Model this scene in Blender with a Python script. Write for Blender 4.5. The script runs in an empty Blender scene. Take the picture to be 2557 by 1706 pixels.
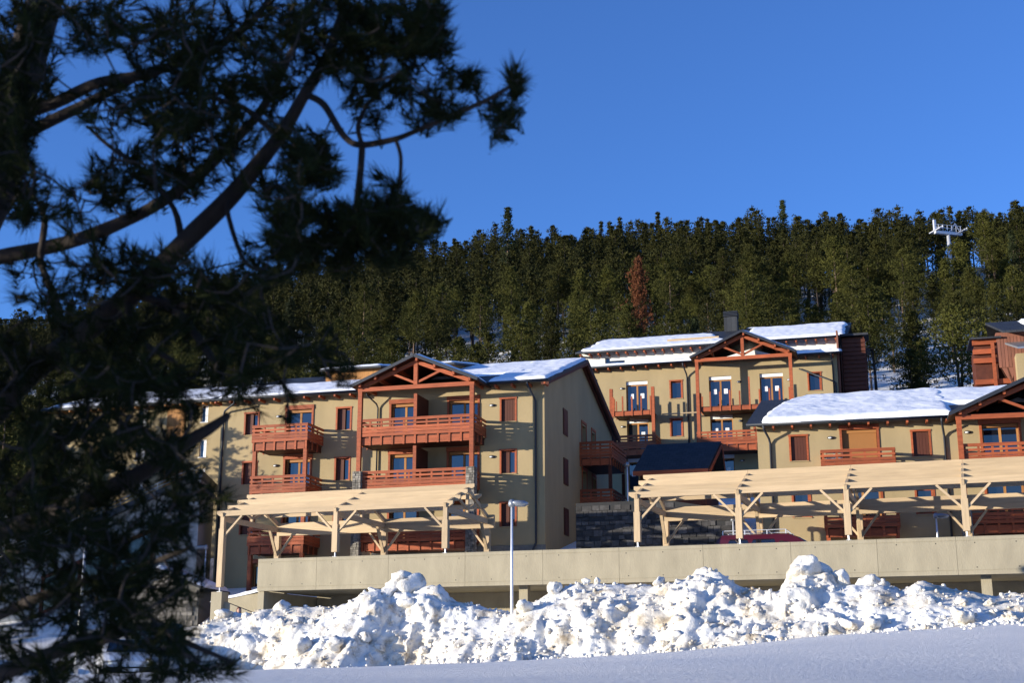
import bpy, math, random
import numpy as np
from mathutils import Vector, noise
R = math.radians
scene = bpy.context.scene
# ------------------------------------------------------------------ camera, sky, sun, exposure
PITCH = R(14.0); CAMZ = 1.6; FPX = 3350.0; CX, CY = 1278.5, 853.0
cam_d = bpy.data.cameras.new("camera"); cam = bpy.data.objects.new("camera", cam_d)
scene.collection.objects.link(cam); scene.camera = cam
cam.location = (0, 0, CAMZ); cam.rotation_euler = (R(90) + PITCH, 0, 0)
cam_d.sensor_width = 36.0; cam_d.lens = FPX / 2557.0 * 36.0
cam_d.clip_start = 0.05; cam_d.clip_end = 3000
cam_d.dof.use_dof = True; cam_d.dof.focus_distance = 80.0; cam_d.dof.aperture_fstop = 5.0
SUN_EL = R(4.8); SUN_AZ = R(72.0)            # azimuth from -Y towards -X, direction TO the sun
to_sun = Vector((-math.sin(SUN_AZ) * math.cos(SUN_EL), -math.cos(SUN_AZ) * math.cos(SUN_EL), math.sin(SUN_EL)))
world = bpy.data.worlds.new("World"); scene.world = world; world.use_nodes = True
wn = world.node_tree.nodes; wl = world.node_tree.links
bg = wn["Background"]; sky = wn.new("ShaderNodeTexSky"); sky.sky_type = 'NISHITA'; sky.sun_disc = False
sky.sun_elevation = SUN_EL; sky.sun_rotation = R(180) + SUN_AZ
sky.altitude = 2000; sky.air_density = 1.0; sky.dust_density = 0.0; sky.ozone_density = 4.3
tint = wn.new("ShaderNodeMix"); tint.data_type = 'RGBA'; tint.blend_type = 'MULTIPLY'; tint.inputs[0].default_value = 1.0; tint.inputs[7].default_value = (1.30, 1.0, 1.14, 1)   # camera white balance
wl.new(sky.outputs[0], tint.inputs[6]); wl.new(tint.outputs[2], bg.inputs[0]); bg.inputs[1].default_value = 0.15
sun_d = bpy.data.lights.new("sun", 'SUN'); sun = bpy.data.objects.new("sun", sun_d); scene.collection.objects.link(sun)
sun_d.energy = 3.5; sun_d.angle = R(0.5); sun_d.color = (1.0, 0.92, 0.78)
sun.rotation_euler = to_sun.to_track_quat('Z', 'Y').to_euler(); sun.location = (-60, -30, 40)
vs = scene.view_settings; vs.view_transform = 'Standard'; vs.look = 'None'; vs.exposure = 1.25; vs.gamma = 1.0
vs.use_curve_mapping = False
scene.render.resolution_x = 1024; scene.render.resolution_y = 684

# ------------------------------------------------------------------ helpers
rnd = random.Random(11)
COL = scene.collection
def pix(u, v, Y):                       # point seen at photo pixel (u, v) at ground distance Y (used to measure the place)
    x = (u - CX) / FPX; y = (CY - v) / FPX
    d = Vector((x, math.cos(PITCH) - y * math.sin(PITCH), math.sin(PITCH) + y * math.cos(PITCH)))
    return Vector((0, 0, CAMZ)) + d * (Y / d.y)
def link(o, parent=None):
    COL.objects.link(o)
    if parent: o.parent = parent
    return o
def tag(o, label=None, cat=None, group=None, kind=None):
    if label: o["label"] = label
    if cat: o["category"] = cat
    if group: o["group"] = group
    if kind: o["kind"] = kind
    return o
def thing(name, label, cat, loc=(0, 0, 0), yaw=0, group=None):
    o = bpy.data.objects.new(name, None); o.empty_display_size = 0.3
    link(o); o.location = loc; o.rotation_euler = (0, 0, R(yaw))
    return tag(o, label, cat, group)
class MB:
    def __init__(s): s.v = []; s.f = []
    def add(s, vs, fs):
        b = len(s.v); s.v += [tuple(p) for p in vs]; s.f += [tuple(i + b for i in f) for f in fs]; return s
    def box(s, x0, x1, y0, y1, z0, z1):
        return s.add([(x0,y0,z0),(x1,y0,z0),(x1,y1,z0),(x0,y1,z0),(x0,y0,z1),(x1,y0,z1),(x1,y1,z1),(x0,y1,z1)],
                     [(0,3,2,1),(4,5,6,7),(0,1,5,4),(1,2,6,5),(2,3,7,6),(3,0,4,7)])
    def beam(s, a, b, w, h, up=(0, 0, 1), off=(0,0,0)):
        a = Vector(a) + Vector(off); b = Vector(b) + Vector(off); d = (b - a).normalized(); r = d.cross(Vector(up))
        if r.length < 1e-4: r = Vector((1, 0, 0))
        r.normalize(); u = r.cross(d).normalized(); r *= w / 2; u *= h / 2
        return s.add([a-r-u, a+r-u, a+r+u, a-r+u, b-r-u, b+r-u, b+r+u, b-r+u],
                     [(0,3,2,1),(4,5,6,7),(0,1,5,4),(1,2,6,5),(2,3,7,6),(3,0,4,7)][::1])
    def tube(s, pts, rad, n=8, cap=True):
        pts = [Vector(p) for p in pts]
        if not hasattr(rad, '__len__'): rad = [rad] * len(pts)
        b = len(s.v); pu = None
        for i, p in enumerate(pts):
            d = (pts[min(i+1, len(pts)-1)] - pts[max(i-1, 0)]).normalized()
            if pu is None: pu = d.orthogonal().normalized()
            u = (pu - d * pu.dot(d)).normalized(); pu = u; w = d.cross(u)
            for k in range(n):
                a = 2 * math.pi * k / n; s.v.append(tuple(p + (u * math.cos(a) + w * math.sin(a)) * rad[i]))
        for i in range(len(pts) - 1):
            for k in range(n):
                k2 = (k + 1) % n; s.f.append((b+i*n+k, b+i*n+k2, b+(i+1)*n+k2, b+(i+1)*n+k))
        if cap:
            s.f.append(tuple(b + k for k in range(n))[::-1]); e = b + (len(pts)-1)*n; s.f.append(tuple(e + k for k in range(n)))
        return s
    def lathe(s, c, prof, n=16):
        b = len(s.v); c = Vector(c)
        for r, z in prof:
            for k in range(n):
                a = 2*math.pi*k/n; s.v.append((c.x + r*math.cos(a), c.y + r*math.sin(a), c.z + z))
        for i in range(len(prof)-1):
            for k in range(n): k2=(k+1)%n; s.f.append((b+i*n+k, b+i*n+k2, b+(i+1)*n+k2, b+(i+1)*n+k))
        s.f.append(tuple(b+k for k in range(n))[::-1]); e=b+(len(prof)-1)*n; s.f.append(tuple(e+k for k in range(n)))
        return s
    def prism(s, poly, axis, a0, a1):       # poly of 2D points extruded along axis 'x'/'y'/'z'
        def P(p, a): return {'x': (a, p[0], p[1]), 'y': (p[0], a, p[1]), 'z': (p[0], p[1], a)}[axis]
        n = len(poly)
        return s.add([P(p, a0) for p in poly] + [P(p, a1) for p in poly],
                     [tuple(range(n))[::-1], tuple(range(n, 2*n))] + [(i, (i+1) % n, n+(i+1) % n, n+i) for i in range(n)])
    def wall(s, x0, x1, z0, z1, ops, y=0.0, depth=0.3):   # a wall face with real openings and reveals
        xs = sorted({x0, x1} | {min(max(q, x0), x1) for o in ops for q in o[:2]}); zs = sorted({z0, z1} | {min(max(q, z0), z1) for o in ops for q in o[2:4]})
        for i in range(len(xs)-1):
            for j in range(len(zs)-1):
                cx = (xs[i]+xs[i+1])/2; cz = (zs[j]+zs[j+1])/2
                if any(o[0] < cx < o[1] and o[2] < cz < o[3] for o in ops): continue
                s.add([(xs[i],y,zs[j]),(xs[i+1],y,zs[j]),(xs[i+1],y,zs[j+1]),(xs[i],y,zs[j+1])], [(0,1,2,3)])
        for a, b, c, d in [o[:4] for o in ops]:
            e = y + depth
            s.add([(a,y,c),(b,y,c),(b,y,d),(a,y,d),(a,e,c),(b,e,c),(b,e,d),(a,e,d)], [(0,4,5,1),(1,5,6,2),(2,6,7,3),(3,7,4,0),(4,7,6,5)])
        return s
    def mesh(s, name):
        m = bpy.data.meshes.new(name); m.from_pydata(s.v, [], s.f); m.update()
        return m
    def build(s, name, mat, parent=None, smooth=False, fix=False):
        m = s.mesh(name); m.materials.append(M[mat])
        if smooth: m.polygons.foreach_set("use_smooth", [True]*len(m.polygons))
        if fix:
            import bmesh
            bm = bmesh.new(); bm.from_mesh(m); bmesh.ops.recalc_face_normals(bm, faces=bm.faces); bm.to_mesh(m); bm.free()
        return link(bpy.data.objects.new(name, m), parent)
def tri_mesh(name, V, T, mat, smooth=False):
    m = bpy.data.meshes.new(name); V = np.asarray(V, dtype=np.float32); T = np.asarray(T, dtype=np.int32)
    k = T.shape[1]
    m.vertices.add(len(V)); m.vertices.foreach_set("co", V.ravel())
    m.loops.add(T.size); m.loops.foreach_set("vertex_index", T.ravel())
    m.polygons.add(len(T)); m.polygons.foreach_set("loop_start", np.arange(0, T.size, k, dtype=np.int32))
    m.update(calc_edges=True)
    if smooth: m.polygons.foreach_set("use_smooth", np.ones(len(T), dtype=bool))
    if mat: m.materials.append(M[mat])
    return m

# ------------------------------------------------------------------ materials
M = {}
def mat(name, col, rough=0.7, nscale=None, var=0.15, bump=0.0, bscale=None, metallic=0.0, stretch=(1,1,1), spec=0.3, col2=None, ior=None, detail=6):
    m = bpy.data.materials.new(name); m.use_nodes = True; M[name] = m
    nt = m.node_tree; N = nt.nodes; L = nt.links; b = N["Principled BSDF"]
    b.inputs["Roughness"].default_value = rough; b.inputs["Metallic"].default_value = metallic
    b.inputs["Specular IOR Level"].default_value = spec
    if ior: b.inputs["IOR"].default_value = ior
    b.inputs["Base Color"].default_value = (*col, 1)
    if nscale:
        tc = N.new("ShaderNodeTexCoord"); mp = N.new("ShaderNodeMapping"); L.new(tc.outputs["Object"], mp.inputs[0])
        mp.inputs["Scale"].default_value = stretch
        n1 = N.new("ShaderNodeTexNoise"); n1.inputs["Scale"].default_value = nscale; n1.inputs["Detail"].default_value = detail
        n1.inputs["Roughness"].default_value = 0.65; L.new(mp.outputs[0], n1.inputs[0])
        mx = N.new("ShaderNodeMix"); mx.data_type = 'RGBA'
        mr = N.new("ShaderNodeMapRange"); mr.inputs[1].default_value = 0.3; mr.inputs[2].default_value = 0.7; L.new(n1.outputs[0], mr.inputs[0]); L.new(mr.outputs[0], mx.inputs[0])
        c2 = col2 or tuple(c*(1+var) for c in col); c1 = tuple(c*(1-var) for c in col) if not col2 else col
        mx.inputs[6].default_value = (*c1, 1); mx.inputs[7].default_value = (*c2, 1); L.new(mx.outputs[2], b.inputs["Base Color"])
        m["mix"] = mx.name
        if bump:
            n2 = N.new("ShaderNodeTexNoise"); n2.inputs["Scale"].default_value = bscale or nscale*3; n2.inputs["Detail"].default_value = 5
            L.new(mp.outputs[0], n2.inputs[0]); bp = N.new("ShaderNodeBump"); bp.inputs["Strength"].default_value = bump; bp.inputs["Distance"].default_value = 0.03
            L.new(n2.outputs[0], bp.inputs["Height"]); L.new(bp.outputs[0], b.inputs["Normal"])
    return m
def objvar(name, amt=0.25):            # each object of a material a little lighter or darker than the next
    m = M[name]; nt = m.node_tree; b = nt.nodes["Principled BSDF"]; L = nt.links
    oi = nt.nodes.new("ShaderNodeObjectInfo"); mr = nt.nodes.new("ShaderNodeMapRange"); mr.inputs[3].default_value = 1-amt; mr.inputs[4].default_value = 1+amt
    L.new(oi.outputs["Random"], mr.inputs[0]); hs = nt.nodes.new("ShaderNodeHueSaturation"); L.new(mr.outputs[0], hs.inputs["Value"])
    src = b.inputs["Base Color"].links[0].from_socket if b.inputs["Base Color"].links else None
    if src: L.new(src, hs.inputs["Color"])
    else: hs.inputs["Color"].default_value = b.inputs["Base Color"].default_value
    L.new(hs.outputs[0], b.inputs["Base Color"])
mat("plaster", (0.345, 0.264, 0.142), 0.9, 0.6, 0.12, 0.25, 60, stretch=(1,1,0.4), detail=10)
mat("white_plaster", (0.80, 0.78, 0.72), 0.9, 1.0, 0.04, 0.1, 40)
mat("grey_plaster", (0.36, 0.36, 0.34), 0.9, 0.8, 0.06, 0.2, 50)
mat("wood_red", (0.31, 0.076, 0.027), 0.6, 3.0, 0.30, 0.3, 8, stretch=(1,1,4)); objvar("wood_red", 0.18)
mat("wood_redh", (0.31, 0.076, 0.027), 0.6, 3.0, 0.30, 0.3, 8, stretch=(0.4,3,3)); objvar("wood_redh", 0.2)
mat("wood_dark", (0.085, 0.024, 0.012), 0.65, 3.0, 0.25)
mat("wood_clad", (0.21, 0.085, 0.055), 0.75, 2.0, 0.2, stretch=(6,6,0.5)); objvar("wood_clad", 0.15)
mat("wood_ochre", (0.36, 0.17, 0.055), 0.75, 2.0, 0.25, stretch=(6,6,0.5)); objvar("wood_ochre", 0.15)
mat("pine_wood", (0.47, 0.345, 0.205), 0.65, 2.2, 0.15, 0.2, 6, stretch=(0.3,5,5)); objvar("pine_wood", 0.16)
mat("pine_woodv", (0.47, 0.345, 0.205), 0.65, 2.2, 0.16, 0.2, 6, stretch=(4,4,0.4)); objvar("pine_woodv", 0.1)
mat("concrete", (0.335, 0.29, 0.20), 0.85, 1.3, 0.15, 0.35, 22, stretch=(1,1,0.35), detail=10)
mat("dark_metal", (0.022, 0.026, 0.034), 0.5, None, spec=0.4)
mat("zinc", (0.30, 0.32, 0.34), 0.4, 3, 0.1, metallic=0.6)
mat("galv", (0.62, 0.63, 0.66), 0.35, 6, 0.08, metallic=0.35, spec=0.5)
mat("white_box", (0.78, 0.78, 0.76), 0.5)
mat("glass", (0.008, 0.010, 0.016), 0.03, None, spec=0.7, ior=1.75)
mat("shutter_wood", (0.085, 0.026, 0.014), 0.6, 2, 0.2, stretch=(12,12,0.3))
mat("roller", (0.34, 0.15, 0.045), 0.6)
mat("curtain", (0.6, 0.6, 0.6), 0.9, 3, 0.3, stretch=(12,1,0.2))
mat("lamp_body", (0.05, 0.05, 0.055), 0.4); mat("lamp_glass", (0.75, 0.75, 0.72), 0.3)
mat("paper", (0.8, 0.8, 0.8), 0.8)
mat("black", (0.008, 0.008, 0.009), 0.6)
mat("slate", (0.055, 0.060, 0.068), 0.6, 9, 0.35, 0.4, 20)
# slate courses
def courses(name, sx, sy):
    m = M[name]; nt = m.node_tree; N = nt.nodes; L = nt.links; b = N["Principled BSDF"]
    tc = N.new("ShaderNodeTexCoord"); mp = N.new("ShaderNodeMapping"); L.new(tc.outputs["Object"], mp.inputs[0])
    br = N.new("ShaderNodeTexBrick"); L.new(mp.outputs[0], br.inputs[0]); br.inputs["Scale"].default_value = 1.0
    br.inputs["Brick Width"].default_value = sx; br.inputs["Row Height"].default_value = sy; br.inputs["Mortar Size"].default_value = 0.012
    br.inputs["Color1"].default_value = (0.040, 0.043, 0.048, 1); br.inputs["Color2"].default_value = (0.024, 0.026, 0.031, 1); br.inputs["Mortar"].default_value = (0.012, 0.013, 0.015, 1)
    L.new(br.outputs[0], b.inputs["Base Color"])
courses("slate", 0.34, 0.22)
mat("stone", (0.20, 0.18, 0.15), 0.85, 4, 0.4, 0.5, 9); objvar("stone", 0.45)
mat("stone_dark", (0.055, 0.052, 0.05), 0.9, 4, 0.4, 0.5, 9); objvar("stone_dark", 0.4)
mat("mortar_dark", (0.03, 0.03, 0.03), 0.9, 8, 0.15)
mat("mortar", (0.16, 0.15, 0.13), 0.9, 8, 0.15, 0.4, 20)
mat("bark", (0.042, 0.032, 0.027), 0.9, 6, 0.4, 0.8, 12, stretch=(1,1,0.35))
mat("bark_pale", (0.17, 0.115, 0.08), 0.9, 3, 0.4, 0.6, 9, stretch=(1,1,0.3))
mat("needles", (0.016, 0.021, 0.006), 0.8, 8, 0.35, spec=0.08)
for nm, c, c2 in (("crown_pine", (0.022,0.028,0.006), (0.078,0.074,0.014)), ("crown_fir", (0.024,0.034,0.013), (0.045,0.055,0.02)), ("crown_dead", (0.20,0.07,0.03), (0.14,0.05,0.02))):
    mat(nm, c, 0.75, 0.33, col2=c2, spec=0.15, detail=4); objvar(nm, 0.42)
# snow
def snow_mat(name, dirt=0.0, bscale=3.0, bump=0.4):
    m = mat(name, ((0.90, 0.87, 0.81) if name == 'snow' else (0.86, 0.87, 0.89)) if not dirt else (0.80, 0.785, 0.74), 0.75, 1.5, 0.02, spec=0.25); nt = m.node_tree; N = nt.nodes; L = nt.links; b = N["Principled BSDF"]
    tc = N.new("ShaderNodeTexCoord")
    n2 = N.new("ShaderNodeTexNoise"); n2.inputs["Scale"].default_value = bscale; n2.inputs["Detail"].default_value = 8; n2.inputs["Roughness"].default_value = 0.6
    L.new(tc.outputs["Object"], n2.inputs[0]); bp = N.new("ShaderNodeBump"); bp.inputs["Strength"].default_value = bump; bp.inputs["Distance"].default_value = 0.12 if name != "snow" else 0.10; n2.inputs["Roughness"].default_value = 0.6 if name != "snow" else 0.7
    L.new(n2.outputs[0], bp.inputs["Height"]); L.new(bp.outputs[0], b.inputs["Normal"])
    if dirt:
        cur = b.inputs["Base Color"].links[0].from_socket
        for sc, lo, hi, col, amt in ((0.5, 0.40, 0.66, (0.60, 0.51, 0.37, 1), 0.9), (1.0, 0.53, 0.68, (0.27, 0.21, 0.14, 1), 0.9)):
            n = N.new("ShaderNodeTexNoise"); n.inputs["Scale"].default_value = sc; n.inputs["Detail"].default_value = 9; n.inputs["Roughness"].default_value = 0.72
            L.new(tc.outputs["Object"], n.inputs[0]); mr = N.new("ShaderNodeMapRange"); mr.inputs[1].default_value = lo; mr.inputs[2].default_value = hi; mr.inputs[4].default_value = amt*dirt
            L.new(n.outputs[0], mr.inputs[0]); mx = N.new("ShaderNodeMix"); mx.data_type = 'RGBA'; L.new(mr.outputs[0], mx.inputs[0]); L.new(cur, mx.inputs[6]); mx.inputs[7].default_value = col; cur = mx.outputs[2]
        L.new(cur, b.inputs["Base Color"])
snow_mat("snow", 0, 8.0, 0.9); snow_mat("snow_roof", 0, 3.0, 0.25); snow_mat("snow_dirty", 1.0, 4.0, 0.5)
for n_ in ("car_white", "car_teal", "car_red"): mat(n_, {"car_white": (0.7,0.7,0.7), "car_teal": (0.02,0.07,0.10), "car_red": (0.055,0.003,0.009)}[n_], 0.3, spec=0.5)
mat("tyre", (0.02,0.02,0.02), 0.8); mat("hair_red", (0.10,0.025,0.012), 0.6, 60, 0.4); mat("skin", (0.5,0.28,0.2), 0.6); mat("coat", (0.03,0.04,0.07), 0.8, 20, 0.2); mat("trousers", (0.03,0.03,0.035), 0.85)
# ------------------------------------------------------------------ terrain (one sheet, laid out along the deck)
ZB = 0.0
def base(z):
    global ZB; ZB = z
_b0 = MB.build
def _b1(s, name, mat, parent=None, smooth=False, fix=False):
    if parent is not None and ZB: s.v = [(x, y, z - ZB) for x, y, z in s.v]
    return _b0(s, name, mat, parent, smooth, fix)
MB.build = _b1
DO = Vector((-3.01, 60.0, 0)); DY = -19.5
DA = Vector((math.cos(R(DY)), math.sin(R(DY)), 0)); DB = Vector((-math.sin(R(DY)), math.cos(R(DY)), 0))
def dw(s, t, z=0.0): p = DO + DA*s + DB*t; return Vector((p.x, p.y, z))
def sm(a, b, x): k = min(max((x-a)/(b-a), 0), 1); return k*k*(3-2*k)
ZBASE = ([-40,-10,-4.1,-0.5,2.8,8.4,14.3,17.7,23.6,60], [1.2,1.25,1.37,1.5,1.85,2.02,2.33,2.7,3.03,4.2])
def ground_st(s, t):
    p = dw(s, t); x, y = p.x, p.y
    zb = float(np.interp(s, *ZBASE))
    if t < -15:
        k = (t+46)/31.0
        z = 1.42 + (zb-1.42)*max(k, 0)**1.25 if t > -46 else 1.42
        z = z*sm(-57, -44, t)
        z += 0.05*noise.noise((x*0.25, y*0.25, 0)) + 0.02*noise.noise((x*0.9, y*0.9, 3))
        return z
    low = zb + (2.5-zb)*sm(-15, -8, t)
    if t < 5.6: mid = low
    else: mid = 0
    up = float(np.interp(t, [5.6, 6.4, 11, 27, 42, 56], [2.5, 6.1, 7.7, 11.0, 14.2, 18.0]))
    lefty = float(np.interp(t, [-10, 0, 9, 27, 42, 56], [2.2, 3.2, 6.2, 11.0, 14.2, 18.0]))
    k = sm(-13.5, -9.8, s); right = up if t > 5.6 else low
    z = lefty*(1-k) + right*k
    if t > 56:
        h = min(t, 182)-56; k = h/126.0
        z = 18.0 + h*0.43 + 0.8*noise.noise((x*0.03, y*0.03, 5))*min(1, h/20)
        z += -0.07*max(0, -x-40)*k + 3.2*k*(1-sm(15, 65, x)) - 0.05*max(0, x-45)*k
        if t > 182: z -= (t-182)*0.12
    return z
def ground(x, y):
    d = Vector((x, y, 0)) - DO; return ground_st(d.dot(DA), d.dot(DB))
S = sorted(set([-600,-420,-300,-230,-180,-140,-110,-90,-75] + list(np.arange(-62, 62, 1.0)) + [70,85,105,130,160,200,260,340,450,620]))
T = sorted(set([-300,-200,-130,-90,-70] + list(np.arange(-60, 5.5, 0.6)) + [5.6,5.9,6.2,6.4,7,8,9,10] + list(np.arange(11, 60, 2.0)) + list(np.arange(60, 200, 4.0)) + [210,230,260,320,420,600,900]))
V = []
for t in T:
    for s in S:
        p = dw(s, t); V.append((p.x, p.y, ground_st(s, t)))
nS = len(S)
F = [(j*nS+i, j*nS+i+1, (j+1)*nS+i+1, (j+1)*nS+i) for j in range(len(T)-1) for i in range(nS-1)]
g = link(bpy.data.objects.new("snowy_ground", tri_mesh("snowy_ground", V, F, "snow", True))); tag(g, kind="structure")

# ------------------------------------------------------------------ parking deck
deck = thing("parking_deck", "long pale concrete parking deck with a solid parapet above the snow bank", "parking deck", dw(0, 0, 2.3), DY); base(2.3)
s0 = -9.35; joints = [s0, -6.3, -2.7, 1.0, 4.6, 8.0, 11.6, 15.2, 18.6, 21.6, 25.0, 29.0, 33.0]
for i in range(len(joints)-1):
    a, b = joints[i]+0.006, joints[i+1]-0.006
    prof = [(0.0,5.40),(0.0,5.55),(0.012,5.56),(0.012,5.575),(0.0,5.585),(0.0,6.70),(0.012,6.708),(0.012,6.722),(0.0,6.73),(0.0,6.86),(0.02,6.88),(0.28,6.88),(0.30,6.86),(0.30,5.40)]
    MB().prism(prof, 'x', a, b).build("parapet_panel", "concrete", deck, fix=True)
MB().box(s0, 33, 0.02, 0.25, 5.44, 6.8).build("parapet_core", "concrete", deck)
MB().box(s0+0.05, 33, 0.31, 5.55, 5.45, 6.0).build("deck_slab", "concrete", deck)
MB().box(s0, s0+0.32, 0.10, 5.5, 2.0, 5.39).build("side_wall", "concrete", deck)
MB().box(s0+0.4, 33, 5.2, 5.5, 2.0, 5.44).build("rear_wall", "concrete", deck)
for q in (-3, 3.4, 9.8, 16.2, 22.6): MB().box(q-0.2, q+0.2, 0.9, 1.3, 2.0, 5.44).build("column", "concrete", deck)
mbh = MB()
for q in np.arange(s0+0.7, 32, 1.55):
    for z in (5.68, 6.63):
        q2 = q + rnd.uniform(-0.1, 0.1); mbh.add([(q2-0.02,-0.003,z-0.02),(q2+0.02,-0.003,z-0.02),(q2+0.02,-0.003,z+0.02),(q2-0.02,-0.003,z+0.02)], [(0,1,2,3)])
tag(mbh.build("tie_holes", "black", deck), kind="stuff")

# ------------------------------------------------------------------ timber pergolas on the deck
def pergola(label, posts, e0, e1, long_first=False):
    base(6.0)
    r = thing("timber_pergola", label, "pergola", dw(0, 0, 6.0), DY, "timber pergolas on the parking deck")
    t0 = 0.15; D = 5.3; tm = t0 + D/2
    rows = [(t0, 9.09, 0.15, 0.25), (t0+0.9, 9.45, 0.11, 0.26), (t0+1.78, 9.82, 0.11, 0.26), (tm, 10.19, 0.12, 0.26), (tm+0.87, 9.84, 0.11, 0.22), (tm+1.75, 9.47, 0.11, 0.22)]
    cuts = [e0] + [p + 0.0 for p in posts[1:-1]] + [e1]
    for j, (t, z, w, h) in enumerate(rows):
        for i in range(len(cuts)-1):
            a, b = cuts[i]+0.004, cuts[i+1]-0.004
            sl = lambda lo: 0.14 if lo else 0.0
            la, lb = (0.16 if i == 0 else 0), (0.16 if i == len(cuts)-2 else 0)
            off = (0.05 if i % 2 else 0) if j not in (0,) else 0
            MB().prism([(a, z-h/2+la*0.7), (a+la, z-h/2), (b-lb, z-h/2), (b, z-h/2+lb*0.7), (b, z+h/2), (a, z+h/2)], 'y', t-w/2, t+w/2).build("eave_beam" if j == 0 else ("ridge_beam" if j == 3 else "purlin"), "pine_wood", r, fix=True)
    for i in range(len(cuts)-1):
        MB().box(cuts[i]+0.004+(0.3 if i == 0 else 0), cuts[i+1]-0.004, t0+D-0.1, t0+D+0.1, 8.52, 9.16).build("rear_beam", "pine_wood", r)
    for k, s in enumerate(posts):
        zb = 5.42 if (long_first and k == 0) else 6.88
        p = MB().box(s-0.135, s+0.135, t0-0.135, t0+0.135, zb+0.21, 8.36).box(s-0.1, s+0.1, t0-0.1, t0+0.1, 8.36, 8.965).build("post", "pine_woodv", r)
        MB().tube([(s, t0, zb+0.02), (s, t0, zb+0.21)], 0.035).box(s-0.1, s+0.1, t0-0.1, t0+0.1, zb, zb+0.015).build("steel_foot", "galv", p)
        zr = 6.0 if not (long_first and k == 0) else 3.4
        q = MB().box(s-0.13, s+0.13, t0+D-0.13, t0+D+0.13, zr+0.15, 8.515).build("post", "pine_woodv", r)
        MB().tube([(s, t0+D, zr), (s, t0+D, zr+0.15)], 0.035).build("steel_foot", "galv", q)
        tr = MB().box(s-0.07, s+0.07, t0+0.08, t0+D-0.11, 8.72, 8.96).build("tie_beam", "pine_wood", r)
        for sg in (-1, 1):
            MB().beam((s, tm+sg*(D/2+0.15), 9.0), (s, tm+sg*0.03, 10.07), 0.11, 0.2).build("rafter", "pine_wood", r)
            MB().beam((s, tm+sg*0.06, 9.15), (s, tm+sg*1.1, 9.5), 0.08, 0.12).build("strut", "pine_wood", r)
        MB().box(s-0.06, s+0.06, tm-0.07, tm+0.07, 8.97, 10.09).build("king_post", "pine_woodv", r)
        for sg in (-1, 1):
            if (k == 0 and sg < 0) or (k == len(posts)-1 and sg > 0): continue
            MB().beam((s+sg*0.1, t0, 8.02), (s+sg*1.02, t0, 8.96), 0.09, 0.13, up=(0,1,0)).build("brace", "pine_wood", r)
            MB().beam((s+sg*0.1, t0+D, 7.6), (s+sg*0.8, t0+D, 8.5), 0.09, 0.13, up=(0,1,0)).build("brace", "pine_wood", r)
        MB().beam((s, t0+D-0.1, 7.5), (s, t0+D-0.85, 8.72), 0.09, 0.13, up=(1,0,0)).build("brace", "pine_wood", r)
    return r
pergola("shorter pale timber pergola with one long leg standing beside the end of the deck", [-11.42, -5.45, 0.0], -11.75, 0.36, True)
pergola("longer pale timber pergola above the parked red van, with braced posts along the parapet", [8.80, 13.13, 17.52, 22.04, 26.5], 8.45, 30.0)
# lower concrete pier and ramp wall carrying the long leg
rw = thing("ramp_wall", "low concrete ramp wall with a snow cap beside the end of the deck", "wall", dw(-11.4, 0, 2.5), DY); base(2.5)
MB().box(-0.28, 0.28, -0.15, 0.45, 2.0, 5.40).build("pier", "concrete", rw)
MB().prism([(0.29,2.0),(2.04,2.0),(2.04,4.35),(0.29,4.95)], 'y', 0.1, 0.4).build("front_wall", "concrete", rw, fix=True)
MB().prism([(-1.9,2.0),(2.04,2.0),(2.04,5.75),(-1.9,5.1)], 'y', 2.6, 2.9).build("upper_wall", "concrete", rw, fix=True)

# ------------------------------------------------------------------ roof snow and other snow pads
def pad(name, P, nx, ny, th, rad, parent, matn="snow_roof", seed=0.0, warp=(0.3,0.3), rough=0.04):
    """snow lying on a sloping quad: P(a,b)->(x,y,z) for a,b in 0..1; irregular rounded edges"""
    A = Vector(P(0,0)); LX = (Vector(P(1,0))-A).length; LY = (Vector(P(0,1))-A).length
    V = []; 
    for j in range(ny+1):
        b = j/ny
        for i in range(nx+1):
            a = i/nx
            d = min(a*LX, (1-a)*LX, b*LY, (1-b)*LY)
            ax = a + warp[0]/LX*(noise.noise((seed, b*LY*0.8, 1))*(1-a)*1.3 + noise.noise((seed, b*LY*0.8, 7))*a*1.3)
            bx = b + warp[1]/LY*(noise.noise((seed+3, a*LX*0.45, 2))*(1-b) + noise.noise((seed+9, a*LX*0.7, 4))*b)
            k = min(d/rad, 1); e = math.sqrt(max(0, 1-(1-k)**2))
            p = Vector(P(ax, bx)); n1 = noise.noise((p.x*0.7+seed, p.y*0.7, p.z)); n2 = noise.noise((p.x*2.6+seed, p.y*2.6, p.z*2.6))
            p.z += 0.004 + e*(th*0.8*(1+0.25*n1) + 0.6*rough*n2); V.append(p)
    W = nx+1
    F = [(j*W+i, j*W+i+1, (j+1)*W+i+1, (j+1)*W+i) for j in range(ny) for i in range(nx)]
    m = MB(); m.v = [tuple(v) for v in V]; m.f = F
    return m.build(name, matn, parent, smooth=True)
pad("snow_cap", lambda a,b: (-2.0+a*4.0, 2.5+b*0.5, 5.09+a*0.65), 24, 5, 0.22, 0.2, rw, seed=2)
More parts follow.
